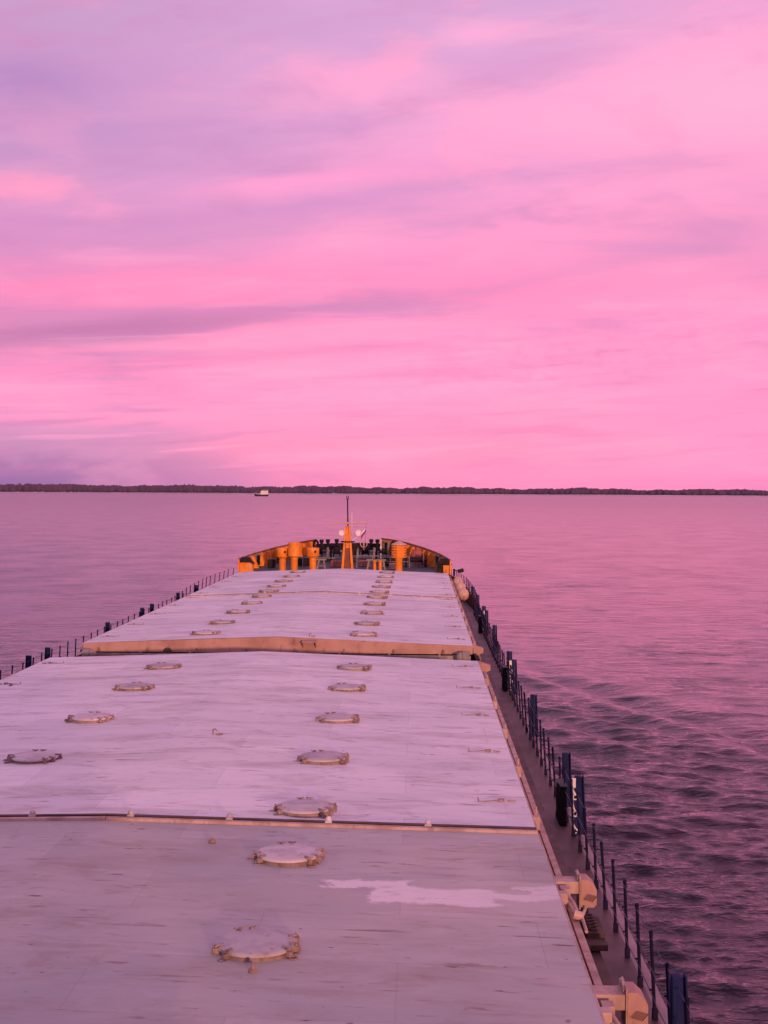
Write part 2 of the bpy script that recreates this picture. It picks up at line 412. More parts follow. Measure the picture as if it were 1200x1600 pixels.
# ------------------------------------------------------------------ mesh builder
class MB:
    def __init__(self):
        self.bm = bmesh.new()

    def faces(self, verts, faces):
        vs = [self.bm.verts.new(v) for v in verts]
        for f in faces:
            try:
                self.bm.faces.new([vs[i] for i in f])
            except ValueError:
                pass
        return vs

    def box(self, c, s, rot=None, bev=0.0):
        r = bmesh.ops.create_cube(self.bm, size=1.0)
        vs = r['verts']
        for v in vs:
            v.co = Vector((v.co.x * s[0], v.co.y * s[1], v.co.z * s[2]))
        if bev > 0:
            es = list({e for v in vs for e in v.link_edges})
            r2 = bmesh.ops.bevel(self.bm, geom=es, offset=bev, segments=2, affect='EDGES', profile=0.7)
            vs = list({v for f in r2['faces'] for v in f.verts} | {v for v in vs if v.is_valid})
        mt = Matrix.Translation(c) @ (rot if rot is not None else Matrix())
        for v in vs:
            v.co = mt @ v.co
        return self

    def cone(self, p, q, r0, r1, seg=12, caps=True):
        p, q = Vector(p), Vector(q)
        ax = q - p
        L = ax.length
        rot = ax.to_track_quat('Z', 'Y').to_matrix().to_4x4()
        mt = Matrix.Translation((p + q) / 2) @ rot
        bmesh.ops.create_cone(self.bm, cap_ends=caps, segments=seg, radius1=r0, radius2=max(r1, 1e-4), depth=L, matrix=mt)
        return self

    def cyl(self, p, q, r, seg=12):
        return self.cone(p, q, r, r, seg)

    def ball(self, c, r, u=14, v=9, sc=(1, 1, 1)):
        mt = Matrix.Translation(c) @ Matrix.Diagonal((*sc, 1))
        bmesh.ops.create_uvsphere(self.bm, u_segments=u, v_segments=v, radius=r, matrix=mt)
        return self

    def tube(self, pts, r, seg=6):
        for a, b in zip(pts[:-1], pts[1:]):
            self.cyl(a, b, r, seg)
        return self

    def lathe(self, c, prof, seg=24):
        """prof: list of (radius, z)"""
        vs, fs = [], []
        for k in range(seg):
            a = 2 * math.pi * k / seg
            for r, z in prof:
                vs.append((c[0] + r * math.cos(a), c[1] + r * math.sin(a), c[2] + z))
        n = len(prof)
        for k in range(seg):
            k2 = (k + 1) % seg
            for i in range(n - 1):
                fs.append((k * n + i, k2 * n + i, k2 * n + i + 1, k * n + i + 1))
        self.faces(vs, fs)
        return self

    def prism(self, poly, axis, a, b):
        """extrude 2-D polygon along axis ('x','y','z') from a to b"""
        n = len(poly)

        def P3(p, t):
            return {'x': (t, p[0], p[1]), 'y': (p[0], t, p[1]), 'z': (p[0], p[1], t)}[axis]
        vs = [P3(p, a) for p in poly] + [P3(p, b) for p in poly]
        fs = [tuple(range(n)), tuple(range(n, 2 * n))] + [(i, (i + 1) % n, n + (i + 1) % n, n + i) for i in range(n)]
        self.faces(vs, fs)
        return self

    def build(self, name, mat, parent=None, smooth=False, loc=None):
        """verts are in world space; when parented (or given loc) they are shifted to the parent's origin"""
        off = Vector((0, 0, 0))
        p = parent
        while p is not None:
            off += Vector(p.location)
            p = p.parent
        if loc is not None:
            off = off + Vector(loc) if parent is not None else Vector(loc)
        bmesh.ops.recalc_face_normals(self.bm, faces=self.bm.faces)
        for v in self.bm.verts:
            v.co -= off
        me = bpy.data.meshes.new(name)
        self.bm.to_mesh(me)
        self.bm.free()
        me.materials.append(mat)
        if smooth:
            me.polygons.foreach_set('use_smooth', [True] * len(me.polygons))
            try:
                me.set_sharp_from_angle(angle=R(38))
            except Exception:
                pass
        o = bpy.data.objects.new(name, me)
        COL.objects.link(o)
        if parent is not None:
            o.parent = parent
        if loc is not None:
            o.location = loc
        return o


def thing(name, label, cat, loc=(0, 0, 0), group=None):
    o = bpy.data.objects.new(name, None)
    o.empty_display_size = 0.2
    COL.objects.link(o)
    o.location = loc
    return tag(o, label, cat, group)


def tag(o, label=None, cat=None, group=None, kind=None):
    if label:
        o['label'] = label
    if cat:
        o['category'] = cat
    if group:
        o['group'] = group
    if kind:
        o['kind'] = kind
    return o


def children(o):
    return [c for c in COL.objects if c.parent is o]


def copy_tree(o, loc=None, parent=None):
    c = o.copy()
    COL.objects.link(c)
    if parent is not None:
        c.parent = parent
    if loc is not None:
        c.location = loc
    for ch in children(o):
        copy_tree(ch, None, c)
    return c


DECK = CAM_Z - 6.13          # 2.67
EDGE = CAM_Z - 4.90          # hatch edge top 3.90
HW = 6.22


def crown(y):
    return 0.13 + 0.12 * min(1.0, max(0.0, (y - 19.0) / 23.0))


def htop(x, y):
    return EDGE + crown(y) * (1 - abs(x) / HW)


# ------------------------------------------------------------------ water
def build_water():
    rng = np.random.default_rng(3)
    ang = np.concatenate([np.linspace(-180, -32, 60)[:-1], np.linspace(-32, -19, 60)[:-1], np.linspace(-19, 19, 620)[:-1],
                          np.linspace(19, 32, 60)[:-1], np.linspace(32, 180, 60)])
    ang = np.radians(ang)
    ro = [8.0]
    while ro[-1] < 16000:
        r = ro[-1]
        ro.append(r * (1.0024 + 0.0016 * min(1, max(0, (r - 30) / 120)) + 0.022 * min(1, max(0, (r - 150) / 900))))
    ro = np.array(ro)
    Rr, Aa = np.meshgrid(ro, ang, indexing='ij')
    X = CAM_X + Rr * np.sin(Aa)
    Y = Rr * np.cos(Aa)
    # local cell size along the line of sight decides which waves the mesh can carry
    cell = np.gradient(ro)[:, None] * np.ones_like(Aa)
    Z = np.zeros_like(X)
    # rougher close to the hull on the starboard side (bow wave train), calmer to port
    lee = 1.0 / (1.0 + np.exp(-(X - 2.0) / 4.0))
    d_wake = (X - 7.5) - (72.0 - Y) * 0.27
    inside = 1.0 / (1.0 + np.exp(d_wake / 1.5)) * (X > 0)
    amp_field = 0.50 + 0.12 * lee + 1.35 * inside * np.clip((90 - Y) / 50, 0, 1)
    patch = np.zeros_like(X)
    for k in range(8):
        th = rng.uniform(0, 2 * np.pi)
        L = rng.uniform(10, 45)
        patch += np.sin(2 * np.pi / L * (X * np.cos(th) * 0.5 + Y * np.sin(th)) + rng.uniform(0, 6.28))
    amp_field *= 1 + 0.16 * patch
    n = 130
    for k in range(n):
        L = 0.36 * (8.0 / 0.36) ** (k / (n - 1)) * rng.uniform(0.9, 1.1)
        th = np.radians(rng.normal(-97, 30))          # running aft, crests across the view, a little off to starboard
        kx, ky = np.cos(th) * 2 * np.pi / L, np.sin(th) * 2 * np.pi / L
        a = 0.0060 * L / (1 + (L / 0.75) ** 1.05)
        fade = np.clip((L / cell - 3.0) / 3.0, 0, 1)
        ph = rng.uniform(0, 6.28)
        # slow phase wandering breaks the regularity
        wob = 0.9 * np.sin(X * 0.11 * rng.uniform(0.5, 1.5) + Y * 0.07 * rng.uniform(0.5, 1.5) + ph * 3)
        s = np.sin(kx * X + ky * Y + ph + wob)
        Z += a * fade * (s + 0.22 * (s * s - 0.5) * 1.6) * amp_field
    # diverging bow-wave crests on both sides
    for side in (1, -1):
        u = side * X - 7.0
        for j, (off, am, wd) in enumerate([(0.0, 0.42, 1.0), (3.0, 0.26, 1.0), (6.0, 0.18, 0.9), (9.0, 0.12, 0.9)]):
            line = (74.0 - off * 2.3 - Y) * 0.285
            dd = (u - line) + 0.5 * np.sin(Y * 0.23 + j) + 0.25 * np.sin(Y * 0.71 + 2 * j)
            env = np.clip((74 - off * 2 - Y) / 12, 0, 1) * np.exp(-np.clip(60 - Y, 0, 80) / 70)
            brk = 0.50 + 0.50 * np.sin(Y * 0.37 + 1.3 * j) ** 2 * (0.6 + 0.4 * np.sin(Y * 1.13 + j))
            Z += am * env * brk * (0.7 * np.exp(-(dd / wd) ** 2) - 0.75 * np.exp(-((dd - 1.6) / 1.0) ** 2)) * (1.0 if side > 0 else 0.6)
    nr, na = X.shape
    co = np.stack([X, Y, Z], -1).reshape(-1, 3).astype(np.float32)
    i = np.arange(nr - 1)[:, None] * na
    j = np.arange(na - 1)[None, :]
    v0 = i + j
    quads = np.stack([v0, v0 + 1, v0 + 1 + na, v0 + na], -1).reshape(-1, 4)
    me = bpy.data.meshes.new("water")
    me.vertices.add(len(co))
    me.vertices.foreach_set('co', co.ravel())
    me.loops.add(quads.size)
    me.loops.foreach_set('vertex_index', quads.ravel().astype(np.int32))
    me.polygons.add(len(quads))
    me.polygons.foreach_set('loop_start', (np.arange(len(quads)) * 4).astype(np.int32))
    me.polygons.foreach_set('use_smooth', np.ones(len(quads), dtype=bool))
    me.update(calc_edges=True)
    if me.polygons[0].normal.z < 0:
        me.flip_normals()
    m, t, b = new_mat("water")
    pos = t.node('ShaderNodeNewGeometry').outputs['Position']
    b.inputs['Base Color'].default_value = (0.010, 0.004, 0.021, 1)
    b.inputs['IOR'].default_value = 1.33
    # beyond the reach of the modelled waves their slopes live in the roughness
    wx, wy, wz = t.xyz(pos)
    dist = t.math('SQRT', t.math('ADD', t.math('MULTIPLY', wx, wx), t.math('MULTIPLY', wy, wy)))
    t._set(b.inputs['Roughness'], t.smooth(t.math('LOGARITHM', dist, 10.0), 1.6, 3.2, 0.035, 0.215))
    b1 = t.noise(t.mapping(pos, rot=(0, 0, R(8)), scale=(1.1, 2.4, 1)), 1.7, 6, 0.62, 0.3)
    b2 = t.noise(t.mapping(pos, rot=(0, 0, R(-12)), scale=(1.0, 2.2, 1)), 4.0, 4, 0.6, 0.2)
    # ripples are steeper in the churned water between the hull and its bow wave
    dw = t.math('SUBTRACT', t.math('SUBTRACT', wx, 7.5), t.math('MULTIPLY', t.math('SUBTRACT', 72.0, wy), 0.27))
    ins = t.math('MULTIPLY', t.smooth(dw, 2.5, -2.5), t.smooth(wx, 0.0, 4.0))
    # cat's-paws: patches where the breeze roughens the surface
    gust = t.noise(t.mapping(pos, scale=(0.16, 0.10, 1)), 1.0, 4, 0.6)
    b3 = t.noise(t.mapping(pos, rot=(0, 0, R(5)), scale=(0.45, 0.75, 1)), 1.0, 5, 0.62, 0.3)
    nn0 = t.bump(b3, t.smooth(gust, 0.35, 0.68, 0.15, 0.95), 0.34)
    nn = t.bump(b1, t.math('ADD', t.math('MULTIPLY', ins, 0.25), 0.34), 0.085, nn0)
    nn = t.bump(b2, t.math('ADD', t.math('MULTIPLY', ins, 0.35), 0.40), 0.035, nn)
    t._set(b.inputs['Normal'], nn)
    me.materials.append(m)
    o = bpy.data.objects.new("water", me)
    COL.objects.link(o)
    tag(o, kind='structure')


build_water()


# ------------------------------------------------------------------ far shore and its woods
def build_shore():
    rng = random.Random(11)
    D = 3370.0
    mb = MB()
    n = 130
    top, bot, back = [], [], []
    for k in range(n + 1):
        a = R(-34 + 66 * k / n)
        r = D * (1 + 0.006 * math.sin(k * 0.7) + 0.012 * math.sin(k * 0.17 + 1)) / math.cos(a)
        p = Vector((CAM_X + r * math.sin(a), r * math.cos(a), -0.4))
        bot.append(p)
        top.append(p + Vector((0, 26, 1.9)))
        back.append(p + Vector((0, 1600, 3.0)))
    vs = bot + top + back
    fs = []
    for k in range(n):
        fs.append((k, k + 1, n + 1 + k + 1, n + 1 + k))
        fs.append((n + 1 + k, n + 2 + k, 2 * n + 3 + k, 2 * n + 2 + k))
    mb.faces(vs, fs)
    o = mb.build("far_shore", M['shore_gleam'])
    tag(o, kind='structure')
    # woods: thousands of small lumpy crowns in depth behind the waterline
    verts, faces = [], []
    base = bmesh.new()
    bmesh.ops.create_icosphere(base, subdivisions=1, radius=1.0)
    bv = [v.co.copy() for v in base.verts]
    bf = [tuple(v.index for v in f.verts) for f in base.faces]
    base.free()
    for k in range(8500):
        a = R(rng.uniform(-33, 31))
        depth = rng.uniform(26, 190)
        kk = (math.degrees(a) + 34) / 66 * n
        r = D * (1 + 0.006 * math.sin(kk * 0.7) + 0.012 * math.sin(kk * 0.17 + 1)) / math.cos(a)
        x, y = CAM_X + r * math.sin(a), r * math.cos(a) + depth
        am = math.degrees(a)
        hh = 16.6 - 0.20 * am + 1.8 * math.sin(am * 1.1) + 1.3 * math.sin(am * 3.7 + 1) + 1.0 * math.sin(am * 9.3)
        h = hh * rng.uniform(0.70, 1.04)
        wd = rng.uniform(4.5, 10.0)
        o0 = len(verts)
        for c in bv:
            jx = rng.uniform(0.8, 1.2)
            verts.append((x + c.x * wd * jx, y + c.y * wd * jx, 1.5 + h * 0.52 + c.z * h * 0.5 * rng.uniform(0.86, 1.1)))
        faces += [tuple(i + o0 for i in f) for f in bf]
    me = bpy.data.meshes.new("far_woods")
    me.from_pydata(verts, [], faces)
    m, t, b = new_mat("woods")
    pos = t.node('ShaderNodeNewGeometry').outputs['Position']
    nz = t.noise(pos, 0.03, 4, 0.6)
    t._set(b.inputs['Base Color'], t.mix(t.smooth(nz, 0.35, 0.65), (0.040, 0.028, 0.048, 1), (0.065, 0.036, 0.055, 1)))
    b.inputs['Roughness'].default_value = 0.9
    me.materials.append(m)
    o = bpy.data.objects.new("far_woods", me)
    COL.objects.link(o)
    tag(o, "low dark line of woods along the far shore", "woods", kind='stuff')


build_shore()


# ------------------------------------------------------------------ the ship itself
ship = thing("cargo_ship", "long cargo ship seen from its bridge, brown side deck and orange bow", "ship")
OUT = [(7.52, -20), (7.52, 40), (7.52, 62), (7.50, 66), (7.40, 70), (7.20, 74.5), (6.75, 79), (6.42, 81), (5.95, 84), (5.0, 88), (3.7, 92), (2.75, 94), (1.8, 95.4), (0.0, 96.6)]


def outline_x(y):
    for (x0, y0), (x1, y1) in zip(OUT[:-1], OUT[1:]):
        if y0 <= y <= y1:
            return x0 + (x1 - x0) * (y - y0) / (y1 - y0)
    return 0.0


def fo_z(y):      # forecastle deck height
    return 3.82 + 0.045 * (y - 81)


def bul_z(y):     # bulwark top
    return 4.62 + 0.054 * (y - 81) if y < 94 else 5.32 - 0.25 * (y - 94)


full = [(x, y) for x, y in OUT] + [(-x, y) for x, y in reversed(OUT[:-1])]
# hull sides
mb = MB()
vs, fs = [], []
for x, y in full:
    s = 1 - 0.10 * max(0, (y - 60) / 36)
    vs.append((x * s, y - 0.02 * max(0, y - 60), -0.6))
for x, y in full:
    t = DECK - 0.11 if y < 80.9 else fo_z(y)
    vs.append((x + (0.012 if x > 0 else -0.012 if x < 0 else 0), y, t))
n = len(full)
for i in range(n - 1):
    fs.append((i, i + 1, n + i + 1, n + i))
mb.faces(vs, fs)
mb.build("hull", M['hull'], ship)

# main side decks with rounded gunwale
for s in (1, -1):
    mb = MB()
    vs, fs = [], []
    ys = [-8] + list(np.arange(0, 62, 4)) + [62, 64, 66, 68, 70, 72, 74.5, 77, 79, 81]
    prof = [(-1.45, 0.0), (-0.20, 0.0)]
    for y in ys:
        xo = outline_x(y)
        for u, z in prof:
            vs.append((s * (xo + u), y, DECK + z))
    k = len(prof)
    for i in range(len(ys) - 1):
        for j in range(k - 1):
            fs.append((i * k + j, i * k + j + 1, (i + 1) * k + j + 1, (i + 1) * k + j))
    mb.faces(vs, fs)
    mb.build("side_deck", M['deck'], ship, smooth=True)
    mb = MB()
    vs, fs = [], []
    prof = [(-0.20, 0.0), (-0.15, -0.003), (-0.10, -0.012), (-0.05, -0.032), (-0.015, -0.06), (0.0, -0.11)]
    for y in ys:
        xo = outline_x(y)
        for u, z in prof:
            vs.append((s * (xo + u), y, DECK + z))
    k = len(prof)
    for i in range(len(ys) - 1):
        for j in range(k - 1):
            fs.append((i * k + j, i * k + j + 1, (i + 1) * k + j + 1, (i + 1) * k + j))
    mb.faces(vs, fs)
    mb.build("gunwale", M['gunwale'], ship, smooth=True)

    # hatch coaming: wall, flange, rail bar and brackets
    mb = MB()
    mb.box((s * 6.36, 36.6, (DECK + 3.45) / 2), (0.06, 88.6, 3.45 - DECK - 0.01))
    mb.box((s * 6.535, 36.6, 3.30), (0.29, 88.6, 0.05))
    mb.box((s * 6.67, 36.6, 3.25), (0.03, 88.6, 0.14))
    for y in np.arange(1, 80, 1.5):
        mb.prism([(s * 6.395, DECK + 0.02), (s * 6.60, 3.27), (s * 6.395, 3.27)], 'y', y - 0.012, y + 0.012)
    mb.build("coaming", M['coam'], ship)
    mb = MB()
    for y0, y1 in ((0.5, 13.0), (13.7, 16.9), (17.6, 38.5), (42.8, 61.2), (61.6, 79.5)):
        mb.box((s * 6.40, (y0 + y1) / 2, 3.615), (0.085, y1 - y0, 0.07))
        mb.box((s * 6.475, (y0 + y1) / 2, 3.43), (0.05, y1 - y0, 0.05))
    mb.build("side_rail", M['pinkbar'], ship)

    # raised wing of the bulwark running up to the forecastle
    mb = MB()
    vs, fs = [], []
    ys = [66, 68, 70, 72, 74.5, 77, 79, 81]
    for y in ys:
        f = (y - 66) / 15
        top = DECK + 0.02 + (3.74 - DECK) * (f ** 0.62)
        xo = outline_x(y)
        vs += [(s * (xo - 0.03), y, DECK - 0.02), (s * (xo - 0.03), y, top), (s * (xo + 0.01), y, top), (s * (xo + 0.03), y, DECK - 0.11)]
    for i in range(len(ys) - 1):
        for j in range(3):
            fs.append((i * 4 + j, i * 4 + j + 1, i * 4 + 5 + j, i * 4 + 4 + j))
    mb.faces(vs, fs)
    mb.build("bulwark_wing", M['rustwall'], ship)

# cross beams under the hatch gap, and the hold floor below it
mb = MB()
for yy in (39.2, 42.2):
    mb.box((0, yy, 3.05), (12.6, 0.12, 0.75))
mb.build("cross_beam", M['strip'], ship)
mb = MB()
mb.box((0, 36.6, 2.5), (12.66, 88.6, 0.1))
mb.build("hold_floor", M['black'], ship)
mb = MB()
mb.box((0, 42.46, 3.50), (12.3, 0.14, 0.20))
for x in np.arange(-5.9, 6.0, 1.58):
    mb.box((x, 42.36, 3.60), (0.07, 0.05, 0.12))
mb.build("gap_seal", M['strip'], ship)
# wheelhouse block right behind the viewer
mb = MB()
mb.box((0, -5.6, (DECK + 12.2) / 2), (13.8, 7.6, 12.2 - DECK))
br_ = mb.build("wheelhouse", M['white'], ship)
for x in np.arange(-5.6, 6.0, 1.6):
    mb = MB()
    mb.box((x, -1.79, 9.0), (1.2, 0.03, 1.0), None, 0.01)
    mb.build("window", M['black'], br_)
# forecastle deck and break bulkhead
mb = MB()
vs = [(x * 0.985, y, fo_z(y)) for x, y in full if y >= 81]
mb.faces(vs, [tuple(range(len(vs)))])
mb.build("forecastle_deck", M['teal'], ship)
mb = MB()
mb.box((0, 80.95, (DECK + fo_z(81)) / 2), (12.7, 0.08, fo_z(81) - DECK - 0.01))
mb.build("bulkhead", M['rustwall'], ship)

# bulwark: two flanks in orange with ribs, dark low nose
for s in (1, -1):
    pts = [(81.0, 6.42), (82.5, 6.19), (84, 5.95), (86, 5.5), (88, 5.0), (90, 4.37), (92, 3.7), (93, 3.25), (94, 2.75)]
    if s > 0:
        pts.append((95.2, 1.9))
    mb = MB()
    vs, fs = [], []
    for y, x in pts:
        zt = 4.62 + 0.054 * (y - 81)
        vs += [(s * (x - 0.06), y, fo_z(y) - 0.02), (s * (x - 0.05), y, zt), (s * (x + 0.02), y, zt), (s * (x + 0.02), y, fo_z(y) - 0.3)]
    for i in range(len(pts) - 1):
        for j in range(3):
            fs.append((i * 4 + j, i * 4 + j + 1, i * 4 + 5 + j, i * 4 + 4 + j))
    e = (len(pts) - 1) * 4
    fs += [(0, 1, 2, 3), (e, e + 1, e + 2, e + 3)]
    mb.faces(vs, fs)
    bul = mb.build("bulwark", M['bulwark'], ship)
    # capping rail
    mb = MB()
    P3 = [Vector((s * (x - 0.05), y, 4.62 + 0.054 * (y - 81) + 0.03)) for y, x in pts]
    mb.tube(P3, 0.055, 8)
    mb.build("capping", M['rustwall'], bul)
    # ribs standing inside the bulwark
    for y in [82.2, 83.6, 85.0, 86.4, 87.8, 89.0, 90.2, 91.3, 92.3, 93.2]:
        x = outline_x(y) - 0.07
        zt = 4.62 + 0.054 * (y - 81) - 0.06
        zb = fo_z(y) - 0.02
        mb = MB()
        mb.prism([(s * x, zt), (s * (x - 0.14), zt), (s * (x - 0.46), zb), (s * x, zb)], 'y', y - 0.03, y + 0.03)
        mb.box((s * (x - 0.30), y, (zt + zb) / 2), (0.03, 0.14, (zt - zb) * 1.03), Matrix.Rotation(s * math.atan2(0.32, zt - zb), 4, 'Y'))
        mb.build("rib", M['orange'], bul)
    # dark mooring openings with grey frames
    for y, wd in ([(84.5, 0.9), (94.6, 0.55)] if s > 0 else [(84.6, 0.9), (90.7, 0.7)]):
        x = outline_x(y) - 0.10
        zb = fo_z(y) + 0.12
        a = math.atan2(outline_x(y + 0.4) - outline_x(y - 0.4), 0.8)
        rot = Matrix.Rotation(-s * a, 4, 'Z')
        mb = MB()
        mb.box((s * (x - 0.02), y, zb + 0.28), (0.06, wd, 0.6), rot)
        op = mb.build("mooring_opening", M['black'], bul)
        mb = MB()
        for u in (-0.5, 0.5):
            mb.box(Vector((s * (x - 0.06), y, zb + 0.3)) + rot @ Vector((0, u * wd, 0)), (0.09, 0.09, 0.72), rot)
        mb.box((s * (x - 0.06), y, zb + 0.64), (0.09, wd + 0.12, 0.08), rot)
        mb.build("opening_frame", M['grey'], op)

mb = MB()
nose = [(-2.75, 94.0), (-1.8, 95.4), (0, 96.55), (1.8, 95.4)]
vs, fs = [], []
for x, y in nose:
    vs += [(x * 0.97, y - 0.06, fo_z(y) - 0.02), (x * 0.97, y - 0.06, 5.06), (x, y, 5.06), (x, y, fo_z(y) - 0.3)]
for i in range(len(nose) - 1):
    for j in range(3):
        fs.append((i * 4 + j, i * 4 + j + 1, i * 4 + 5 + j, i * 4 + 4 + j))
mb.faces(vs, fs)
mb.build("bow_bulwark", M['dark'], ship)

# ------------------------------------------------------------------ hatch covers
PORT_Y = [14.04, 17.55, 20.15, 23.9, 28.0, 32.3, 36.0, 44.1, 47.7, 51.9, 56.0, 59.6, 62.7, 66.0, 69.6, 73.6, 77.6]
proto_port = None


def build_port(parent, x, y):
    z = htop(x, y) - 0.01
    mb = MB()
    mb.lathe((x, y, z), [(0.435, -0.02), (0.415, 0.015), (0.405, 0.055), (0.36, 0.055)], 36)
    root = mb.build("loading_port", M['rim'], parent, smooth=True, loc=Vector((x, y, z)) - Vector(parent.location))
    mb = MB()
    mb.lathe((x, y, z), [(0.385, 0.055), (0.425, 0.060), (0.428, 0.082), (0.415, 0.092), (0.37, 0.096), (0.2, 0.103), (0.0, 0.107)], 36)
    mb.build("lid", M['lid'], root, smooth=True)
    for a in (-34, -12, 205, 232, 122, 104, 24):
        ca, sa = math.cos(R(a)), math.sin(R(a))
        mb = MB()
        rot = Matrix.Rotation(R(a), 4, 'Z')
        mb.box((x + ca * 0.435, y + sa * 0.435, z + 0.05), (0.09, 0.05, 0.06), rot, 0.012)
        mb.box((x + ca * 0.40, y + sa * 0.40, z + 0.104), (0.09, 0.028, 0.018), rot)
        mb.cyl((x + ca * 0.465, y + sa * 0.465, z), (x + ca * 0.44, y + sa * 0.44, z + 0.11), 0.012, 6)
        tx, ty = -sa, ca
        cx, cy = x + ca * 0.455, y + sa * 0.455
        mb.tube([(cx - tx * 0.055, cy - ty * 0.055, z + 0.105), (cx, cy, z + 0.088), (cx + tx * 0.055, cy + ty * 0.055, z + 0.108)], 0.010, 6)
        if a in (-34, 205, 232):
            mb.lathe((x + ca * 0.50, y + sa * 0.50, z - 0.0), [(0.05, 0.0), (0.048, 0.022), (0.032, 0.022), (0.03, 0.005)], 10)
        mb.build("clamp", M['rim'], root)
    return root


def build_hatch(y0, y1, mat, label, aft_face):
    t = thing("hatch_cover", label, "hatch cover", (0, (y0 + y1) / 2, EDGE - 0.3), "hatch covers over the holds")
    nx, ny = 48, max(8, int((y1 - y0) * 2))
    rng = random.Random(int(y0 * 10))
    phs = [(rng.uniform(0.25, 0.9), rng.uniform(0.2, 1.2), rng.uniform(0, 6.28), rng.uniform(0, 6.28)) for _ in range(6)]
    mb = MB()
    vs, fs = [], []
    for j in range(ny + 1):
        y = y0 + (y1 - y0) * j / ny
        for i in range(nx + 1):
            x = -HW + 2 * HW * i / nx
            edge = min(i, nx - i) > 0
            zz = sum(math.sin(a * x + p) * math.sin(b * y + q) for a, b, p, q in phs) * 0.0032
            vs.append((x, y, htop(x, y) + zz))
    k = nx + 1
    for j in range(ny):
        for i in range(nx):
            fs.append((j * k + i, j * k + i + 1, (j + 1) * k + i + 1, (j + 1) * k + i))
    # skirt at the sides and the far end
    nb = len(vs)
    for j in range(ny + 1):
        vs.append((-HW, vs[j * k][1], EDGE - 0.27))
        vs.append((HW, vs[j * k][1], EDGE - 0.27))
    for j in range(ny):
        fs.append((j * k, (j + 1) * k, nb + 2 * (j + 1), nb + 2 * j))
        fs.append((j * k + nx, (j + 1) * k + nx, nb + 2 * (j + 1) + 1, nb + 2 * j + 1))
    mb.faces(vs, fs)
    mb.build("top_plate", mat, t, smooth=False)
    # end faces
    for yy, vis in ((y0, True), (y1, False)):
        mb = MB()
        off = 0.02 if vis else -0.02
        poly = [(-HW, EDGE - 0.27), (HW, EDGE - 0.27), (HW, EDGE - 0.006), (0, EDGE + crown(yy) - 0.006), (-HW, EDGE - 0.006)]
        mb.prism(poly, 'y', yy + (0 if vis else -0.03), yy + (0.03 if vis else 0))
        mb.build("end_plate", M['salmon'], t)
    # thin lip along the edges, with cleats along it
    for s in (1, -1):
        mb = MB()
        mb.box((s * (HW + 0.014), (y0 + y1) / 2, EDGE - 0.03), (0.026, y1 - y0, 0.05))
        mb.build("edge_lip", M['pinkbar'], t)
        for y in np.arange(y0 + 0.9, y1 - 0.7, 3.75):
            mb = MB()
            mb.box((s * (HW + 0.07), y, EDGE - 0.12), (0.12, 0.16, 0.20), None, 0.02)
            mb.box((s * (HW + 0.10), y + 0.30, EDGE - 0.17), (0.05, 0.50, 0.06), None, 0.015)
            mb.cyl((s * (HW + 0.11), y + 0.53, EDGE - 0.20), (s * (HW + 0.13), y + 0.60, EDGE - 0.02), 0.018, 6)
            mb.build("edge_cleat", M['pinkbar'], t)
    # small crank lugs lying near the edges
    for s in (1, -1):
        if mat is M['hatch_old']:
            break
        for y in np.arange(y0 + 1.7, y1 - 0.6, 4.05):
            x = s * (HW - 0.40)
            z = htop(x, y)
            mb = MB()
            mb.box((x, y, z + 0.02), (0.10, 0.08, 0.05), None, 0.012)
            mb.cyl((x - s * 0.36, y - 0.06, z + 0.012), (x - s * 0.05, y, z + 0.025), 0.009, 6)
            mb.cyl((x - s * 0.36, y - 0.06, z + 0.0), (x - s * 0.37, y + 0.03, z + 0.06), 0.010, 6)
            mb.box((x + s * 0.16, y, z + 0.010), (0.13, 0.03, 0.02))
            mb.build("crank_lug", M['rim'], t)
    return t


H1 = build_hatch(0.6, 19.30, M['hatch_old'], "worn brownish hatch cover nearest the viewer with fresh white paint patch", False)
H2 = build_hatch(19.46, 38.80, M['hatch_new'], "pale hatch cover between the worn cover and the open gap", False)
H3 = build_hatch(42.60, 61.30, M['hatch_new'], "pale hatch cover just beyond the gap with salmon end face showing", True)
H4 = build_hatch(61.46, 80.20, M['hatch_new'], "foremost pale hatch cover directly behind the orange bow gear", False)
for y in PORT_Y:
    par = H1 if y < 19.4 else H2 if y < 40 else H3 if y < 61.4 else H4
    for x in (2.81 if y < 30 else 2.78 if y < 40 else 2.66, -2.30 if y < 40 else -2.5):
        yy = y - 0.28 if (x < 0 and 20 < y < 40) else y
        if x < 0 and y < 18:
            x = -2.45
        if proto_port is None:
            proto_port = build_port(par, x, yy)
        else:
            z = htop(x, yy) - 0.01
            cp = copy_tree(proto_port, Vector((x, yy, z)) - Vector(par.location), par)
            cp.rotation_euler = (0, 0, random.uniform(-0.35, 0.35))

# joint strips with bolt heads between paired covers
for par, yj in ((H2, 19.38), (H4, 61.38)):
    for s in (1, -1):
        mb = MB()
        dzr = math.atan2(crown(yj), HW)
        rot = Matrix.Rotation(s * dzr, 4, 'Y')
        cx = s * HW / 2
        mb.box((cx, yj - 0.14, htop(cx, yj) + 0.012), (HW - 0.01, 0.09, 0.055), rot)
        mb.build("joint_strip", M['pinkbar'], par)
        mb = MB()
        mb.box((cx, yj + 0.01, htop(cx, yj) + 0.020), (HW - 0.01, 0.085, 0.05), rot)
        mb.build("joint_seal", M['coam'], par)
    for x in np.arange(-5.43, 6.0, 1.44):
        mb = MB()
        z = htop(x, yj)
        mb.box((x, yj, z + 0.03), (0.10, 0.11, 0.05), None, 0.012)
        mb.ball((x, yj, z + 0.075), 0.045, 10, 7)
        mb.build("joint_bolt", M['lid'], par, smooth=True)

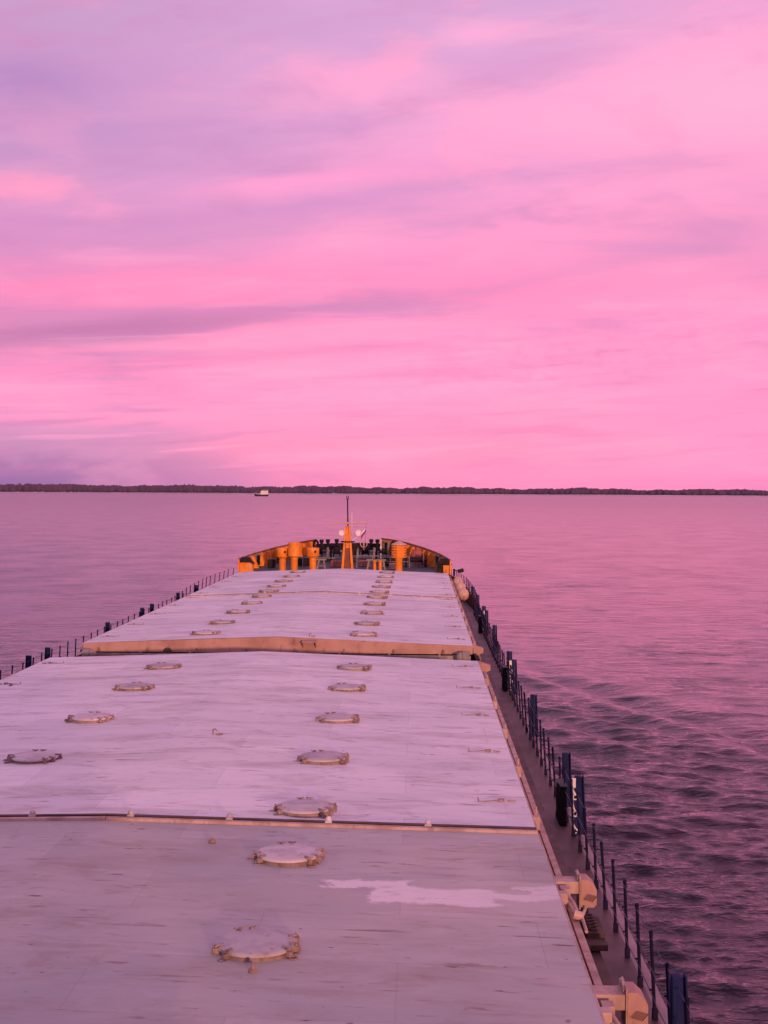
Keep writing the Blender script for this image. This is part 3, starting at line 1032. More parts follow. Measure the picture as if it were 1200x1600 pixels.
# details on the aft face of the third cover
mb = MB()
x = 1.03
mb.prism([(42.60, 4.06), (42.30, 4.02), (42.30, 3.99), (42.60, 4.01)], 'x', x - 0.22, x + 0.22)
mb.prism([(42.60, 4.01), (42.34, 4.0), (42.60, 3.78)], 'x', x + 0.20, x + 0.215)
mb.prism([(42.60, 4.01), (42.34, 4.0), (42.60, 3.78)], 'x', x - 0.215, x - 0.20)
mb.build("hood", M['salmon'], H3)
for x in np.arange(-5.7, 6.0, 1.57):
    mb = MB()
    mb.box((x, 42.565, EDGE - 0.22), (0.09, 0.06, 0.10), None, 0.01)
    mb.cyl((x, 42.54, EDGE - 0.26), (x, 42.54, EDGE - 0.12), 0.02, 6)
    mb.build("end_cleat", M['rim'], H3)
mb = MB()
mb.cyl((-3.5, 42.56, EDGE - 0.26), (-3.5, 42.60, EDGE - 0.26), 0.14, 16)
mb.build("drain_hole", M['coam'], H3)
for par, y in ((H3, 42.75), (H2, 38.55)):
    for s in (1, -1):
        mb = MB()
        if s > 0:
          mb.prism([(s * (HW + 0.02), EDGE + 0.02), (s * (HW + 0.34), EDGE - 0.08), (s * (HW + 0.34), EDGE - 0.22), (s * (HW + 0.22), EDGE - 0.27), (s * (HW + 0.02), EDGE - 0.24)], 'y', y - 0.12, y + 0.10)
        if s > 0:
            mb.build("corner_bracket", M['salmon'], par)
        mb = MB()
        mb.cyl((s * (HW - 0.34), y + (0.2 if y < 40 else -0.6), EDGE - 0.32), (s * (HW - 0.12), y + (0.2 if y < 40 else -0.6), EDGE - 0.32), 0.20, 18)
        mb.ball((s * (HW - 0.38), y + (0.2 if y < 40 else -0.6), EDGE - 0.32), 0.17, 14, 8)
        mb.build("travel_wheel", M['grey'], par, smooth=True)

# small fittings on the tops
for par, x, y, tall in ((H1, -1.26, 16.35, 0.16), (H2, 0.58, 25.9, 0.12), (H1, 2.86, 13.35, 0.10), (H3, 1.05, 43.0, 0.12), (H2, -5.6, 33.0, 0.08), (H1, 1.7, 18.2, 0.07)):
    z = htop(x, y)
    mb = MB()
    if tall < 0.11:
        mb.lathe((x, y, z), [(0.05, 0.0), (0.045, 0.035), (0.022, 0.045), (0.02, tall * 0.8), (0.0, tall * 0.8 + 0.01)], 12)
    else:
        mb.tube([(x - 0.05, y, z), (x - 0.06, y, z + tall * 0.8), (x - 0.02, y, z + tall), (x + 0.03, y, z + tall * 0.7)], 0.014, 6)
        mb.cyl((x + 0.0, y, z + 0.01), (x + 0.14, y - 0.02, z + 0.03), 0.018, 6)
    mb.build("lifting_eye", M['rim'], par, smooth=True)


# ------------------------------------------------------------------ hatch hoists on the starboard edge
def build_hoist(x, y, label):
    z = EDGE
    t = thing("hatch_hoist", label, "hoist", (x, y, z - 0.55), "hoists on the starboard coaming")
    mb = MB()
    mb.box((x - 0.26, y + 0.02, z - 0.08), (0.46, 0.34, 0.20), None, 0.012)
    mb.build("arm", M['pinkbar'], t)
    mb = MB()
    mb.prism([(x + 0.0, z - 0.40), (x + 0.0, z + 0.045), (x + 0.12, z + 0.045), (x + 0.235, z - 0.06), (x + 0.26, z - 0.12), (x + 0.26, z - 0.36), (x + 0.21, z - 0.41)], 'y', y - 0.14, y + 0.26)
    hood = mb.build("hood", M['salmon'], t)
    for k in range(6):
        mb = MB()
        cx = x + 0.115 + 0.026 * (k - 1.5)
        cz = z - 0.225 - 0.006 * k
        rot = Matrix.Rotation(R(-48), 4, 'Y')
        mb.box((cx, y - 0.149, cz), (0.12, 0.022, 0.010), rot)
        mb.build("louver", M['salmon'], hood)
        mb = MB()
        mb.box((cx + 0.011, y - 0.1405, cz - 0.011), (0.12, 0.004, 0.020), rot)
        mb.build("louver_slot", M['black'], hood)
    mb = MB()
    mb.box((x - 0.02, y + 0.03, z - 0.16), (0.022, 0.42, 0.56), None, 0.006)
    mb.tube([(x - 0.045, y + 0.20, z - 0.04), (x - 0.045, y + 0.19, z + 0.10), (x - 0.045, y + 0.02, z + 0.13), (x - 0.04, y - 0.12, z + 0.06)], 0.022, 8)
    mb.build("flange", M['pinkbar'], t)
    mb = MB()
    mb.box((x + 0.06, y - 0.13, z - 0.42), (0.06, 0.05, 0.10))
    mb.cyl((x - 0.03, y - 0.12, z - 0.50), (x + 0.12, y - 0.12, z - 0.50), 0.07, 12)
    mb.build("drive_gear", M['dark'], t)
    # crank arm and wheel bracket running aft along the edge
    mb = MB()
    mb.box((x - 0.29, y - 0.36, z - 0.13), (0.16, 0.22, 0.24), None, 0.015)
    mb.tube([(x - 0.27, y - 0.45, z - 0.10), (x - 0.20, y - 0.8, z - 0.14), (x - 0.16, y - 1.15, z - 0.22)], 0.035, 8)
    mb.tube([(x - 0.34, y - 0.55, z - 0.12), (x - 0.26, y - 0.75, z - 0.15), (x - 0.22, y - 1.1, z - 0.20)], 0.028, 8)
    mb.cyl((x - 0.24, y - 1.16, z - 0.2), (x - 0.10, y - 1.16, z - 0.24), 0.075, 12)
    mb.build("crank_arm", M['pinkbar'], t)
    mb = MB()
    mb.tube([(x - 0.03, y - 0.95, z - 0.18), (x - 0.10, y - 1.1, z - 0.26), (x - 0.10, y - 1.7, z - 0.30)], 0.028, 8)
    mb.ball((x - 0.02, y - 0.92, z - 0.16), 0.035, 10, 7)
    mb.build("lever", M['pinkbar'], t)
    # chain guard, rust brown, below
    mb = MB()
    mb.box((x + 0.13, y - 0.62, z - 0.62), (0.30, 0.85, 0.18), None, 0.02)
    mb.box((x + 0.12, y - 1.2, z - 0.66), (0.32, 0.36, 0.10), None, 0.02)
    for k in range(5):
        mb.lathe((x + 0.10, y - 0.3 - 0.15 * k, z - 0.52), [(0.07, 0.0), (0.09, 0.02), (0.07, 0.045), (0.05, 0.02)], 10)
    mb.build("chain_guard", M['coam'], t)
    t.scale = (0.76, 0.76, 0.76)
    t.location.z = EDGE - 0.55 * 0.76 - 0.02
    return t


build_hoist(6.56, 17.0, "salmon louvred hoist hood beside the white paint patch")
build_hoist(6.56, 13.2, "nearest salmon louvred hoist hood at the bottom edge of the worn cover")


# ------------------------------------------------------------------ railings
def build_railing(s, label):
    t = thing("railing", label, "railing", (s * 7.27, 40, DECK))
    y = 3.0
    first = None
    ys = []
    while y < 80.5:
        ys.append(y)
        y += 1.036
    off = 0.18
    for yy in ys:
        yy += off
        xo = outline_x(yy) - 0.25
        zb = DECK if yy < 66.5 else DECK + (3.74 - DECK) * (((yy - 66) / 15) ** 0.62) - 0.04
        if yy >= 66.5:
            xo += 0.24
        if first is None:
            mb = MB()
            p0 = Vector((s * xo, yy, zb))
            mb.cyl(p0 + Vector((0, 0, 0.0)), p0 + Vector((-s * 0.055, 0, 1.0)), 0.021, 8)
            mb.box(p0 + Vector((0, 0, 0.06)), (0.065, 0.075, 0.12), None, 0.01)
            for h in (0.34, 0.66):
                mb.cyl(p0 + Vector((-s * 0.055 * h - s * 0.05, 0, h)), p0 + Vector((-s * 0.055 * h, 0, h)), 0.013, 6)
            mb.ball(p0 + Vector((-s * 0.055, 0, 1.0)), 0.027, 8, 6)
            first = mb.build("stanchion", M['post'], t, smooth=True, loc=p0 - Vector(t.location))
        else:
            c = first.copy()
            COL.objects.link(c)
            c.parent = t
            c.location = Vector((s * xo, yy, zb)) - Vector(t.location)
            c.scale = (1, 1, max(0.5, 0.86 - 0.026 * (yy - 66)) if yy > 66.5 else random.uniform(0.97, 1.03))
            c.rotation_euler = (random.uniform(-0.012, 0.012), random.uniform(-0.02, 0.02), 0)
    for h in (0.34, 0.66, 0.97):
        mb = MB()
        pts = []
        for a, b in zip(ys[:-1], ys[1:]):
            for f in (0, 0.5):
                yy = a + (b - a) * f + off
                sag = 0.0 if f == 0 else 0.018 + 0.012 * math.sin(yy * 3)
                zb = DECK if yy < 66.5 else DECK + (3.74 - DECK) * (((yy - 66) / 15) ** 0.62) - 0.04
                xx = outline_x(yy) - (0.25 if yy < 66.5 else 0.01)
                pts.append(Vector((s * xx - s * (0.055 * h + (0.04 if h < 0.9 else 0)), yy, zb + (h if yy < 66.5 else h * max(0.5, 0.86 - 0.026 * (yy - 66))) - sag)))
        mb.tube(pts, 0.0055, 5)
        mb.build("wire_rope", M['wire'], t)


build_railing(1, "dark stanchion railing with thin wires along the brown starboard deck")
build_railing(-1, "dark stanchion railing peeping over the port edge of the hatches")


# ------------------------------------------------------------------ bulwark stays and boarding lockers along the rails
def build_stay(s, y, label, pole=False, slim=False, loops=False):
    x = 7.44 if not pole else 7.31
    t = thing("rail_stay", label, "stay", (s * x, y, DECK), "blue stays along the rails")
    H = 1.06
    mb = MB()
    ty = 0.055 if not slim else 0.04
    # inner box post
    mb.box((s * (x - 0.085), y, DECK + H / 2), (0.11, 0.11 if not pole else 0.15, H), None, 0.012)
    mb.build("post", M['navy'], t)
    mb = MB()
    mb.prism([(s * (x - 0.02), DECK + H - 0.02), (s * (x + 0.03), DECK + H - 0.02), (s * (x + 0.06), DECK + 0.0), (s * (x - 0.02), DECK + 0.0)], 'y', y + 0.02, y + 0.04)
    mb.box((s * (x + 0.035), y + 0.03, DECK + H / 2), (0.02, 0.12, H * 1.0), Matrix.Rotation(-s * math.atan2(0.05, H), 4, 'Y'))
    mb.build("web_plate", M['navy'], t)
    if pole:
        mb = MB()
        mb.cyl((s * (x + 0.02), y + 0.30, DECK), (s * (x + 0.02), y + 0.30, DECK + 0.8), 0.022, 8)
        mb.build("pole", M['post'], t)
    if loops:
        for h in (0.74, 0.44, 0.14):
            mb = MB()
            c = Vector((s * (x - 0.17), y - 0.07, DECK + h))
            mb.tube([c + Vector((-0.02, 0, 0.14)), c + Vector((0.0, -0.01, 0.05)), c + Vector((0.025, -0.01, 0.0))], 0.024, 7)
            ring = [c + Vector((0.03 + 0.04 * math.sin(q), -0.01, -0.045 + 0.045 * math.cos(q))) for q in np.linspace(0, 2 * math.pi, 9)]
            mb.tube(ring, 0.013, 6)
            mb.build("rope_loop", M['white'], t, smooth=True)
        mb = MB()
        mb.box((s * (x - 0.165), y - 0.082, DECK + 0.95), (0.07, 0.012, 0.17), None, 0.003)
        mb.build("sign_plate", M['white'], t)
    return t


def build_locker(s, y, label):
    x = 7.17
    t = thing("boarding_locker", label, "locker", (s * x, y, DECK), "black lockers between blue stays")
    mb = MB()
    mb.box((s * x, y, DECK + 0.40), (0.13, 0.66, 0.60), None, 0.02)
    mb.box((s * x, y, DECK + 0.05), (0.13, 0.8, 0.10))
    mb.build("box", M['black'], t)
    mb = MB()
    mb.box((s * x, y + 0.15, DECK + 0.712), (0.15, 0.42, 0.02), None, 0.006)
    mb.box((s * (x + 0.01), y - 0.22, DECK + 0.722), (0.14, 0.30, 0.02), None, 0.006)
    mb.build("lid", M['teal'], t)
    return t


for s, nm in ((1, "starboard"), (-1, "port")):
    for y, q in ((24.0, "nearest"), (40.6, "middle"), (57.4, "far"), (71.4, "farthest")):
        if s < 0 and y < 38:
            continue
        if y < 70:
            build_stay(s, y, f"blue stay aft of the {q} {nm} black locker" + (", with rope loops" if s > 0 else ""), loops=s > 0)
            build_stay(s, y + 2.1, f"blue wedge stay at the forward end of the {q} {nm} black locker")
            build_locker(s, y + 1.0, f"black locker standing between two blue stays, {q} one on the {nm} rail")
        else:
            build_stay(s, y, f"blue wedge stay where the {nm} rail starts to climb to the bow")
    for y, q in ((14.1, "in the bottom corner"), (33.6, "between the nearest and middle lockers"), (51.0, "between the middle and far lockers"), (66.0, "just before the rail curves in")):
        if s < 0 and y < 38:
            continue
        if s < 0:
            q = {33.6: "", 51.0: "between the two port lockers", 66.0: "just before the port rail curves in"}[y]
            build_stay(s, y, f"blue box stay {q}")
        else:
            build_stay(s, y, f"blue box stay on the starboard rail {q}", pole=(y < 20))
# pale round fenders forward on the starboard coaming
for y, q in ((67.0, "nearest of three"), (71.3, "middle one of three"), (76.0, "foremost of three")):
    t = thing("ball_fender", f"pale pink ball fender, {q} beside the foremost hatch", "fender", (6.70, y, 3.33), "pale ball fenders")
    mb = MB()
    mb.ball((6.72, y, 3.66), 0.30, 18, 12, (0.95, 1, 1.05))
    mb.build("ball", M['buoy'], t, smooth=True)
    mb = MB()
    mb.cyl((6.70, y, 3.32), (6.70, y, 3.42), 0.10, 10)
    mb.build("foot", M['coam'], t)

# ------------------------------------------------------------------ forecastle gear
FO = fo_z(82)


def build_vent(x, y, h, rr, hr, hh, label, kind):
    t = thing("ventilator", label, "ventilator", (x, y, FO), "orange ventilators on the forecastle")
    mb = MB()
    mb.lathe((x, y, FO), [(rr * 1.25, 0.0), (rr * 1.25, 0.05), (rr, 0.06), (rr, h * 0.42), (rr * 1.06, h * 0.43), (rr * 1.06, h * 0.46), (rr, h * 0.47), (rr * 1.02, h - hh)], 20)
    mb.build("pipe", M['orange'], t, smooth=True)
    if kind == 'drum':
        mb = MB()
        mb.lathe((x, y, FO), [(rr * 1.3, h - hh - 0.10), (hr * 0.96, h - hh), (hr, h - hh + 0.02), (hr, h - 0.03), (hr * 0.97, h), (0.0, h + 0.03)], 22)
        hd = mb.build("head", M['orange'], t, smooth=True)
        mb = MB()
        mb.box((x + hr * 0.45, y - hr * 0.88, h + FO - hh * 0.45), (0.11, 0.08, 0.14))
        mb.build("opening", M['dark'], hd)
        mb = MB()
        mb.lathe((x, y, FO), [(hr + 0.012, h - hh + 0.01), (hr + 0.012, h - hh + 0.05)], 22)
        mb.build("band", M['orange'], hd, smooth=True)
    elif kind == 'tall':
        mb = MB()
        mb.lathe((x, y, FO), [(rr * 1.2, h - hh - 0.06), (hr, h - hh), (hr, h - hh * 0.45), (hr * 0.9, h - hh * 0.44), (hr * 0.9, h - 0.02), (hr * 0.86, h), (0, h + 0.02)], 22)
        mb.build("head", M['orange'], t, smooth=True)
    else:
        mb = MB()
        n = 5
        prof = []
        for k in range(n):
            zb = h - hh + hh * 0.86 * k / n
            st = hh * 0.86 / n
            prof += [(hr * 0.80, zb), (hr * 1.04, zb + 0.01), (hr, zb + st * 0.52), (hr * 0.80, zb + st * 0.60)]
        prof = [(rr, h - hh - 0.02)] + prof + [(hr * 0.80, h - hh * 0.14)]
        mb.lathe((x, y, FO), prof, 10)
        mb.build("head", M['orange'], t)
        mb = MB()
        mb.lathe((x, y, FO), [(hr * 1.06, h - hh * 0.15), (hr * 1.04, h - hh * 0.10), (0.02, h + 0.10), (0.0, h + 0.10)], 10)
        mb.build("cap", M['buoy'], t)
    return t


build_vent(-3.83, 81.9, 1.42, 0.20, 0.37, 0.52, "orange drum ventilator nearest the port bulwark, with small dark opening", 'drum')
build_vent(-3.08, 81.5, 1.78, 0.21, 0.40, 0.84, "tallest orange ventilator with stepped drum head, second from port", 'tall')
build_vent(-1.98, 81.9, 1.44, 0.21, 0.39, 0.50, "plain orange drum ventilator closest to the mast on its port side", 'drum')
build_vent(3.28, 81.7, 1.80, 0.22, 0.46, 0.92, "orange ventilator with louvred head and pale conical cap", 'louver')

# foremast
mx, my = 0.10, 82.6
mast = thing("foremast", "orange tapering foremast with pale yard and dark top pole", "mast", (mx, my, FO))
mb = MB()
HT = 2.75
for s in (-1, 1):
    mb.prism([(mx + s * 0.38, FO), (mx + s * 0.23, FO), (mx + s * 0.07, FO + HT), (mx + s * 0.155, FO + HT)], 'y', my - 0.16, my + 0.16)
mb.build("leg_frame", M['orange'], mast)
mb = MB()
mb.prism([(mx - 0.22, FO), (mx + 0.22, FO), (mx + 0.12, FO + 1.4), (mx - 0.12, FO + 1.4)], 'y', my + 0.02, my + 0.10)
mb.build("inner_panel", M['rustwall'], mast)
mb = MB()
mb.prism([(mx - 0.12, FO + 1.4), (mx + 0.12, FO + 1.4), (mx + 0.06, FO + HT), (mx - 0.06, FO + HT)], 'y', my - 0.05, my + 0.10)
mb.build("upper_panel", M['orange'], mast)
mb = MB()
ring = [Vector((mx + 0.40 * math.cos(q), my + 0.34 * math.sin(q), FO + 1.80)) for q in np.linspace(0, 2 * math.pi, 17)]
mb.tube(ring, 0.04, 6)
mb.build("platform_ring", M['dark'], mast)
mb = MB()
mb.cyl((mx - 1.06, my - 0.2, FO + 2.92), (mx + 1.18, my - 0.2, FO + 2.98), 0.042, 8)
mb.cyl((mx, my - 0.2, FO + 2.93), (mx, my, FO + 2.93), 0.04, 8)
mb.build("yard", M['buoy'], mast)
mb = MB()
mb.cyl((mx + 0.02, my, FO + HT - 0.05), (mx - 0.01, my, FO + 4.42), 0.040, 8)
mb.build("top_pole", M['dark'], mast)
mb = MB()
mb.tube([Vector((mx - 0.01 + 0.07 * math.cos(q), my, FO + 4.52 + 0.09 * math.sin(q))) for q in np.linspace(0, 2 * math.pi, 11)], 0.022, 6)
mb.cyl((mx - 0.01, my, FO + 4.40), (mx - 0.01, my, FO + 4.46), 0.07, 10)
mb.build("top_lamp", M['dark'], mast)
mb = MB()
mb.cyl((mx + 0.27, my - 0.1, FO + 2.6), (mx + 0.27, my - 0.1, FO + 3.60), 0.016, 6)
mb.build("whip_aerial", M['white'], mast)
for x0, r_ in ((-0.36, 0.155), (0.68, 0.17)):
    mb = MB()
    c = Vector((mx + x0, my - 0.12, FO + 2.34))
    mb.cyl(c, c + Vector((0, 0.26, 0.0)), r_, 18)
    mb.tube([c + Vector((r_ * math.cos(q), -0.02, r_ * math.sin(q))) for q in np.linspace(0, 2 * math.pi, 17)], 0.03, 6)
    lm = mb.build("searchlight", M['white'], mast, smooth=True)
    mb = MB()
    mb.cyl(c + Vector((0, 0.1, -r_)), c + Vector((-x0 * 0.6, 0.12, -0.5)), 0.025, 6)
    mb.build("lamp_bracket", M['white'], lm)
# halyard with small flag
fl = thing("flag", "small drooping striped flag on the yard arm halyard", "flag", (mx + 1.12, my - 0.2, FO + 2.2))
mb = MB()
mb.cyl((mx + 1.12, my - 0.2, FO + 1.3), (mx + 1.14, my - 0.2, FO + 2.95), 0.008, 5)
mb.build("halyard", M['wire'], fl)
for k, mk in enumerate(('white', 'blue', 'red')):
    mb = MB()
    vs, fs = [], []
    for i in range(7):
        u = i / 6
        for j in range(2):
            v = (k + j) / 3
            vs.append((mx + 1.12 - u * 0.30 + 0.02 * math.sin(u * 7), my - 0.2 + 0.05 * math.sin(u * 6 + v), FO + 2.72 - u * 0.50 - v * 0.32))
    for i in range(6):
        fs.append((2 * i, 2 * i + 1, 2 * i + 3, 2 * i + 2))
    mb.faces(vs, fs)
    o = mb.build("stripe", M[mk], fl)
    sm = o.modifiers.new("thick", 'SOLIDIFY')
    sm.thickness = 0.006

# hanging mooring rope bundle on the starboard bulwark
rp = MB()
rng = random.Random(5)
for k in range(13):
    x = 4.05 + 0.055 * k + rng.uniform(-0.03, 0.03)
    y = 86.6 + rng.uniform(-0.2, 0.2)
    L = rng.uniform(0.75, 1.25)
    top = 5.12 + rng.uniform(-0.05, 0.08) - 0.25 * abs(k - 6) / 6
    pts = [Vector((x + 0.04 * math.sin(q * 3 + k), y - 0.25 * math.sin(q * 1.57), top - L * q)) for q in np.linspace(0, 1, 8)]
    pts.append(pts[-1] + Vector((0.05, 0.02, -0.04)))
    pts.append(pts[-1] + Vector((0.05, 0.02, 0.05)))
    pts += [p + Vector((0.10, 0.03, 0.02)) for p in reversed(pts[1:8])]
    rp.tube(pts, 0.026, 6)
o = rp.build("mooring_rope", M['rope'], None, smooth=True, loc=(4.4, 86.6, 4.0))
tag(o, "faded red mooring ropes hung in loops beside the louvred ventilator", "rope")

# windlass
wl = thing("windlass", "dark anchor windlass with drums behind the mast", "windlass", (0, 89.0, fo_z(89)))
zb = fo_z(89)
mb = MB()
mb.box((0, 89.0, zb + 0.08), (4.6, 1.3, 0.16), None, 0.02)
mb.build("bed", M['teal'], wl)
mb = MB()
mb.cyl((-2.3, 89.0, zb + 0.62), (2.3, 89.0, zb + 0.62), 0.07, 12)
mb.build("shaft", M['grey'], wl)
for x in (-2.15, -0.95, 0.95, 2.15):
    mb = MB()
    mb.lathe((0, 0, 0), [(0.22, -0.24), (0.40, -0.24), (0.40, -0.19), (0.20, -0.16), (0.20, 0.16), (0.40, 0.19), (0.40, 0.24), (0.22, 0.24)], 18)
    for v in mb.bm.verts:
        v.co = Vector((v.co.z + x, v.co.x + 89.0, v.co.y + zb + 0.62))
    mb.build("drum", M['dark'], wl)
for x in (-1.55, -0.45, 0.45, 1.55):
    mb = MB()
    mb.prism([(88.5, zb + 0.16), (89.5, zb + 0.16), (89.15, zb + 0.85), (88.85, zb + 0.85)], 'x', x - 0.07, x + 0.07)
    mb.build("stand", M['grey'], wl)
mb = MB()
mb.box((0.2, 89.3, zb + 0.75), (0.7, 0.8, 0.8), None, 0.05)
mb.cyl((0.2, 88.5, zb + 0.9), (0.2, 88.9, zb + 0.9), 0.26, 14)
mb.build("gearbox", M['dark'], wl)
mb = MB()
mb.cyl((0.85, 88.6, zb + 0.7), (0.85, 88.6, zb + 1.35), 0.05, 8)
mb.tube([Vector((0.85 + 0.22 * math.cos(q), 88.6, zb + 1.1 + 0.22 * math.sin(q))) for q in np.linspace(0, 2 * math.pi, 13)], 0.03, 6)
mb.build("brake_wheel", M['buoy'], wl)

# trestles and rails on the forecastle
for x, mt, lb in ((-1.55, 'grey', "grey trestle stand between the plain ventilator and mast"), (2.15, 'grey', "grey trestle stand right of the mast"), (1.55, 'grey', "small grey trestle stand close to the mast on starboard side")):
    t = thing("trestle", lb, "stand", (x, 83.2, fo_z(83.2)))
    z0 = fo_z(83.2)
    for s in (-1, 1):
        mb = MB()
        mb.prism([(x + s * 0.30, z0), (x + s * 0.20, z0), (x + s * 0.10, z0 + 0.55), (x + s * 0.20, z0 + 0.55)], 'y', 83.1, 83.2)
        mb.build("leg", M[mt], t)
    mb = MB()
    mb.box((x, 83.15, z0 + 0.60), (0.62, 0.2, 0.09), None, 0.01)
    mb.box((x, 83.15, z0 + 0.22), (0.36, 0.06, 0.06))
    mb.build("top_beam", M[mt], t)
t = thing("bollard", "orange double bollard beside the grey trestle right of the mast", "bollard", (1.95, 82.5, FO))
for dx in (-0.17, 0.17):
    mb = MB()
    mb.lathe((1.95 + dx, 82.5, FO), [(0.10, 0.0), (0.10, 0.55), (0.13, 0.58), (0.13, 0.64), (0.0, 0.66)], 14)
    mb.build("horn", M['orange'], t, smooth=True)
mb = MB()
mb.box((1.95, 82.5, FO + 0.03), (0.62, 0.3, 0.06))
mb.build("base", M['rustwall'], t)

t = thing("guard_rail", "low grey guard rail across the forecastle right of the mast", "railing", (2.0, 84.2, fo_z(84.2)))
z0 = fo_z(84.2)
for x in (0.6, 1.6, 2.7, 3.9):
    mb = MB()
    mb.cyl((x, 84.2, z0), (x, 84.2, z0 + 0.75), 0.028, 8)
    mb.build("post", M['grey'], t)
mb = MB()
mb.cyl((0.6, 84.2, z0 + 0.75), (3.9, 84.2, z0 + 0.75), 0.03, 8)
mb.cyl((0.6, 84.2, z0 + 0.4), (3.9, 84.2, z0 + 0.4), 0.022, 8)
mb.build("rail", M['grey'], t)
t = thing("guard_rail", "low grey guard rail across the forecastle left of the mast", "railing", (-2.0, 84.2, z0))
for x in (-0.6, -1.7, -2.8, -4.0):
    mb = MB()
    mb.cyl((x, 84.2, z0), (x, 84.2, z0 + 0.6), 0.028, 8)
    mb.build("post", M['grey'], t)
mb = MB()
mb.cyl((-0.6, 84.2, z0 + 0.6), (-4.0, 84.2, z0 + 0.6), 0.03, 8)
mb.build("rail", M['grey'], t)
t = thing("jack_staff", "slim pale staff standing on the forecastle right of the mast", "pole", (2.0, 88.0, fo_z(88)))
mb = MB()
mb.cyl((2.0, 88.0, fo_z(88)), (2.0, 88.0, fo_z(88) + 1.5), 0.03, 8)
mb.build("pole", M['white'], t)
mb = MB()
mb.box((2.0, 88.0, fo_z(88) + 0.95), (0.10, 0.1, 0.14), None, 0.01)
mb.build("clip", M['white'], t)

# added winches, near-black for the shadow and dark gear below the flanks
for x, y, lb in ((-4.0, 87.4, "added dark winch filling the shadow by the port bulwark"), (4.3, 85.2, "added dark winch filling the shadow by the starboard bulwark, below the hung ropes")):
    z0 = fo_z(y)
    t = thing("added_winch", lb, "winch", (x, y, z0), "added dark winches")
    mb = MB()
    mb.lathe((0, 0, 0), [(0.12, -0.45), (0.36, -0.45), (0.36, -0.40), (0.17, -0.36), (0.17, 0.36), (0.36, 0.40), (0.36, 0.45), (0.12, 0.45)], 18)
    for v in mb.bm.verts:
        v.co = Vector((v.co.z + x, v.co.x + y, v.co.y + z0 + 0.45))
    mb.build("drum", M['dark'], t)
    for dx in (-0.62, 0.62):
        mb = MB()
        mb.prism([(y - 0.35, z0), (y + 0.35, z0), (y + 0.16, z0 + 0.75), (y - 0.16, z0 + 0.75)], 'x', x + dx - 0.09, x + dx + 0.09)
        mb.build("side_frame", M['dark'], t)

# coiled ropes and vent pipes crowding the forecastle
for x, y, mt, lb in ((-0.75, 84.9, 'rope', "faded red rope coil left of the mast foot"), (1.05, 85.3, 'rope', "faded red rope coil just right of the mast foot"), (3.0, 83.4, 'buoy', "pale rope coil in front of the dark box by the louvred ventilator")):
    z0 = fo_z(y)
    mb = MB()
    for k in range(6):
        mb.tube([Vector((x + (0.34 - 0.02 * (k % 2)) * math.cos(q), y + 0.3 * math.sin(q), z0 + 0.04 + 0.06 * k)) for q in np.linspace(0, 2 * math.pi, 15)], 0.034, 6)
    o = mb.build("rope_coil", M[mt], None, smooth=True, loc=(x, y, z0))
    tag(o, lb, "rope coil", "rope coils on the forecastle")
for x, y, h, lb in ((-1.2, 86.8, 1.15, "dark gooseneck pipe left of the windlass gearbox"), (1.75, 86.2, 1.0, "dark gooseneck pipe right of the windlass gearbox"), (-2.6, 90.5, 1.2, "dark gooseneck pipe near the port bow flank"), (2.6, 91.0, 1.1, "dark gooseneck pipe near the starboard bow flank")):
    z0 = fo_z(y)
    mb = MB()
    mb.tube([Vector((x, y, z0)), Vector((x, y, z0 + h * 0.8)), Vector((x + 0.05, y - 0.03, z0 + h * 0.95)), Vector((x + 0.16, y - 0.08, z0 + h)), Vector((x + 0.27, y - 0.12, z0 + h * 0.93)), Vector((x + 0.30, y - 0.14, z0 + h * 0.75))], 0.07, 10)
    o = mb.build("gooseneck_pipe", M['dark'], None, smooth=True, loc=(x, y, z0))
    tag(o, lb, "pipe", "gooseneck pipes")

# low dark winch boxes
for x, y, sx, lb in ((-3.0, 85.6, 1.0, "dark deck box behind the tallest ventilator"), (2.9, 85.6, 1.2, "dark deck box behind the louvred ventilator"), (-4.75, 84.2, 0.45, "dark deck box by the port bulwark")):
    t = thing("deck_box", lb, "box", (x, y, fo_z(y)), "dark deck boxes")
    z0 = fo_z(y)
    mb = MB()
    mb.box((x, y, z0 + 0.25), (sx, 0.6, 0.5), None, 0.03)
    mb.build("body", M['dark'], t)
    mb = MB()
    mb.box((x, y, z0 + 0.52), (sx + 0.08, 0.66, 0.04), None, 0.01)
    mb.build("lid", M['teal'], t)

# rollers and fairleads on the dark nose of the bow
for x, y, lb in ((-2.35, 94.3, "outermost"), (-1.95, 94.9, "second"), (-1.35, 95.4, "third"), (-0.7, 95.9, "fourth"), (1.1, 95.6, "fifth"), (1.55, 95.2, "last")):
    t = thing("fairlead_roller", f"dark roller on the bow rail, {lb} counted from port", "roller", (x, y, 5.0), "dark rollers on the bow")
    mb = MB()
    mb.lathe((x, y, 5.0), [(0.10, 0.0), (0.10, 0.12), (0.15, 0.16), (0.16, 0.32), (0.12, 0.36), (0.0, 0.37)], 12)
    mb.build("roller", M['dark'], t, smooth=True)

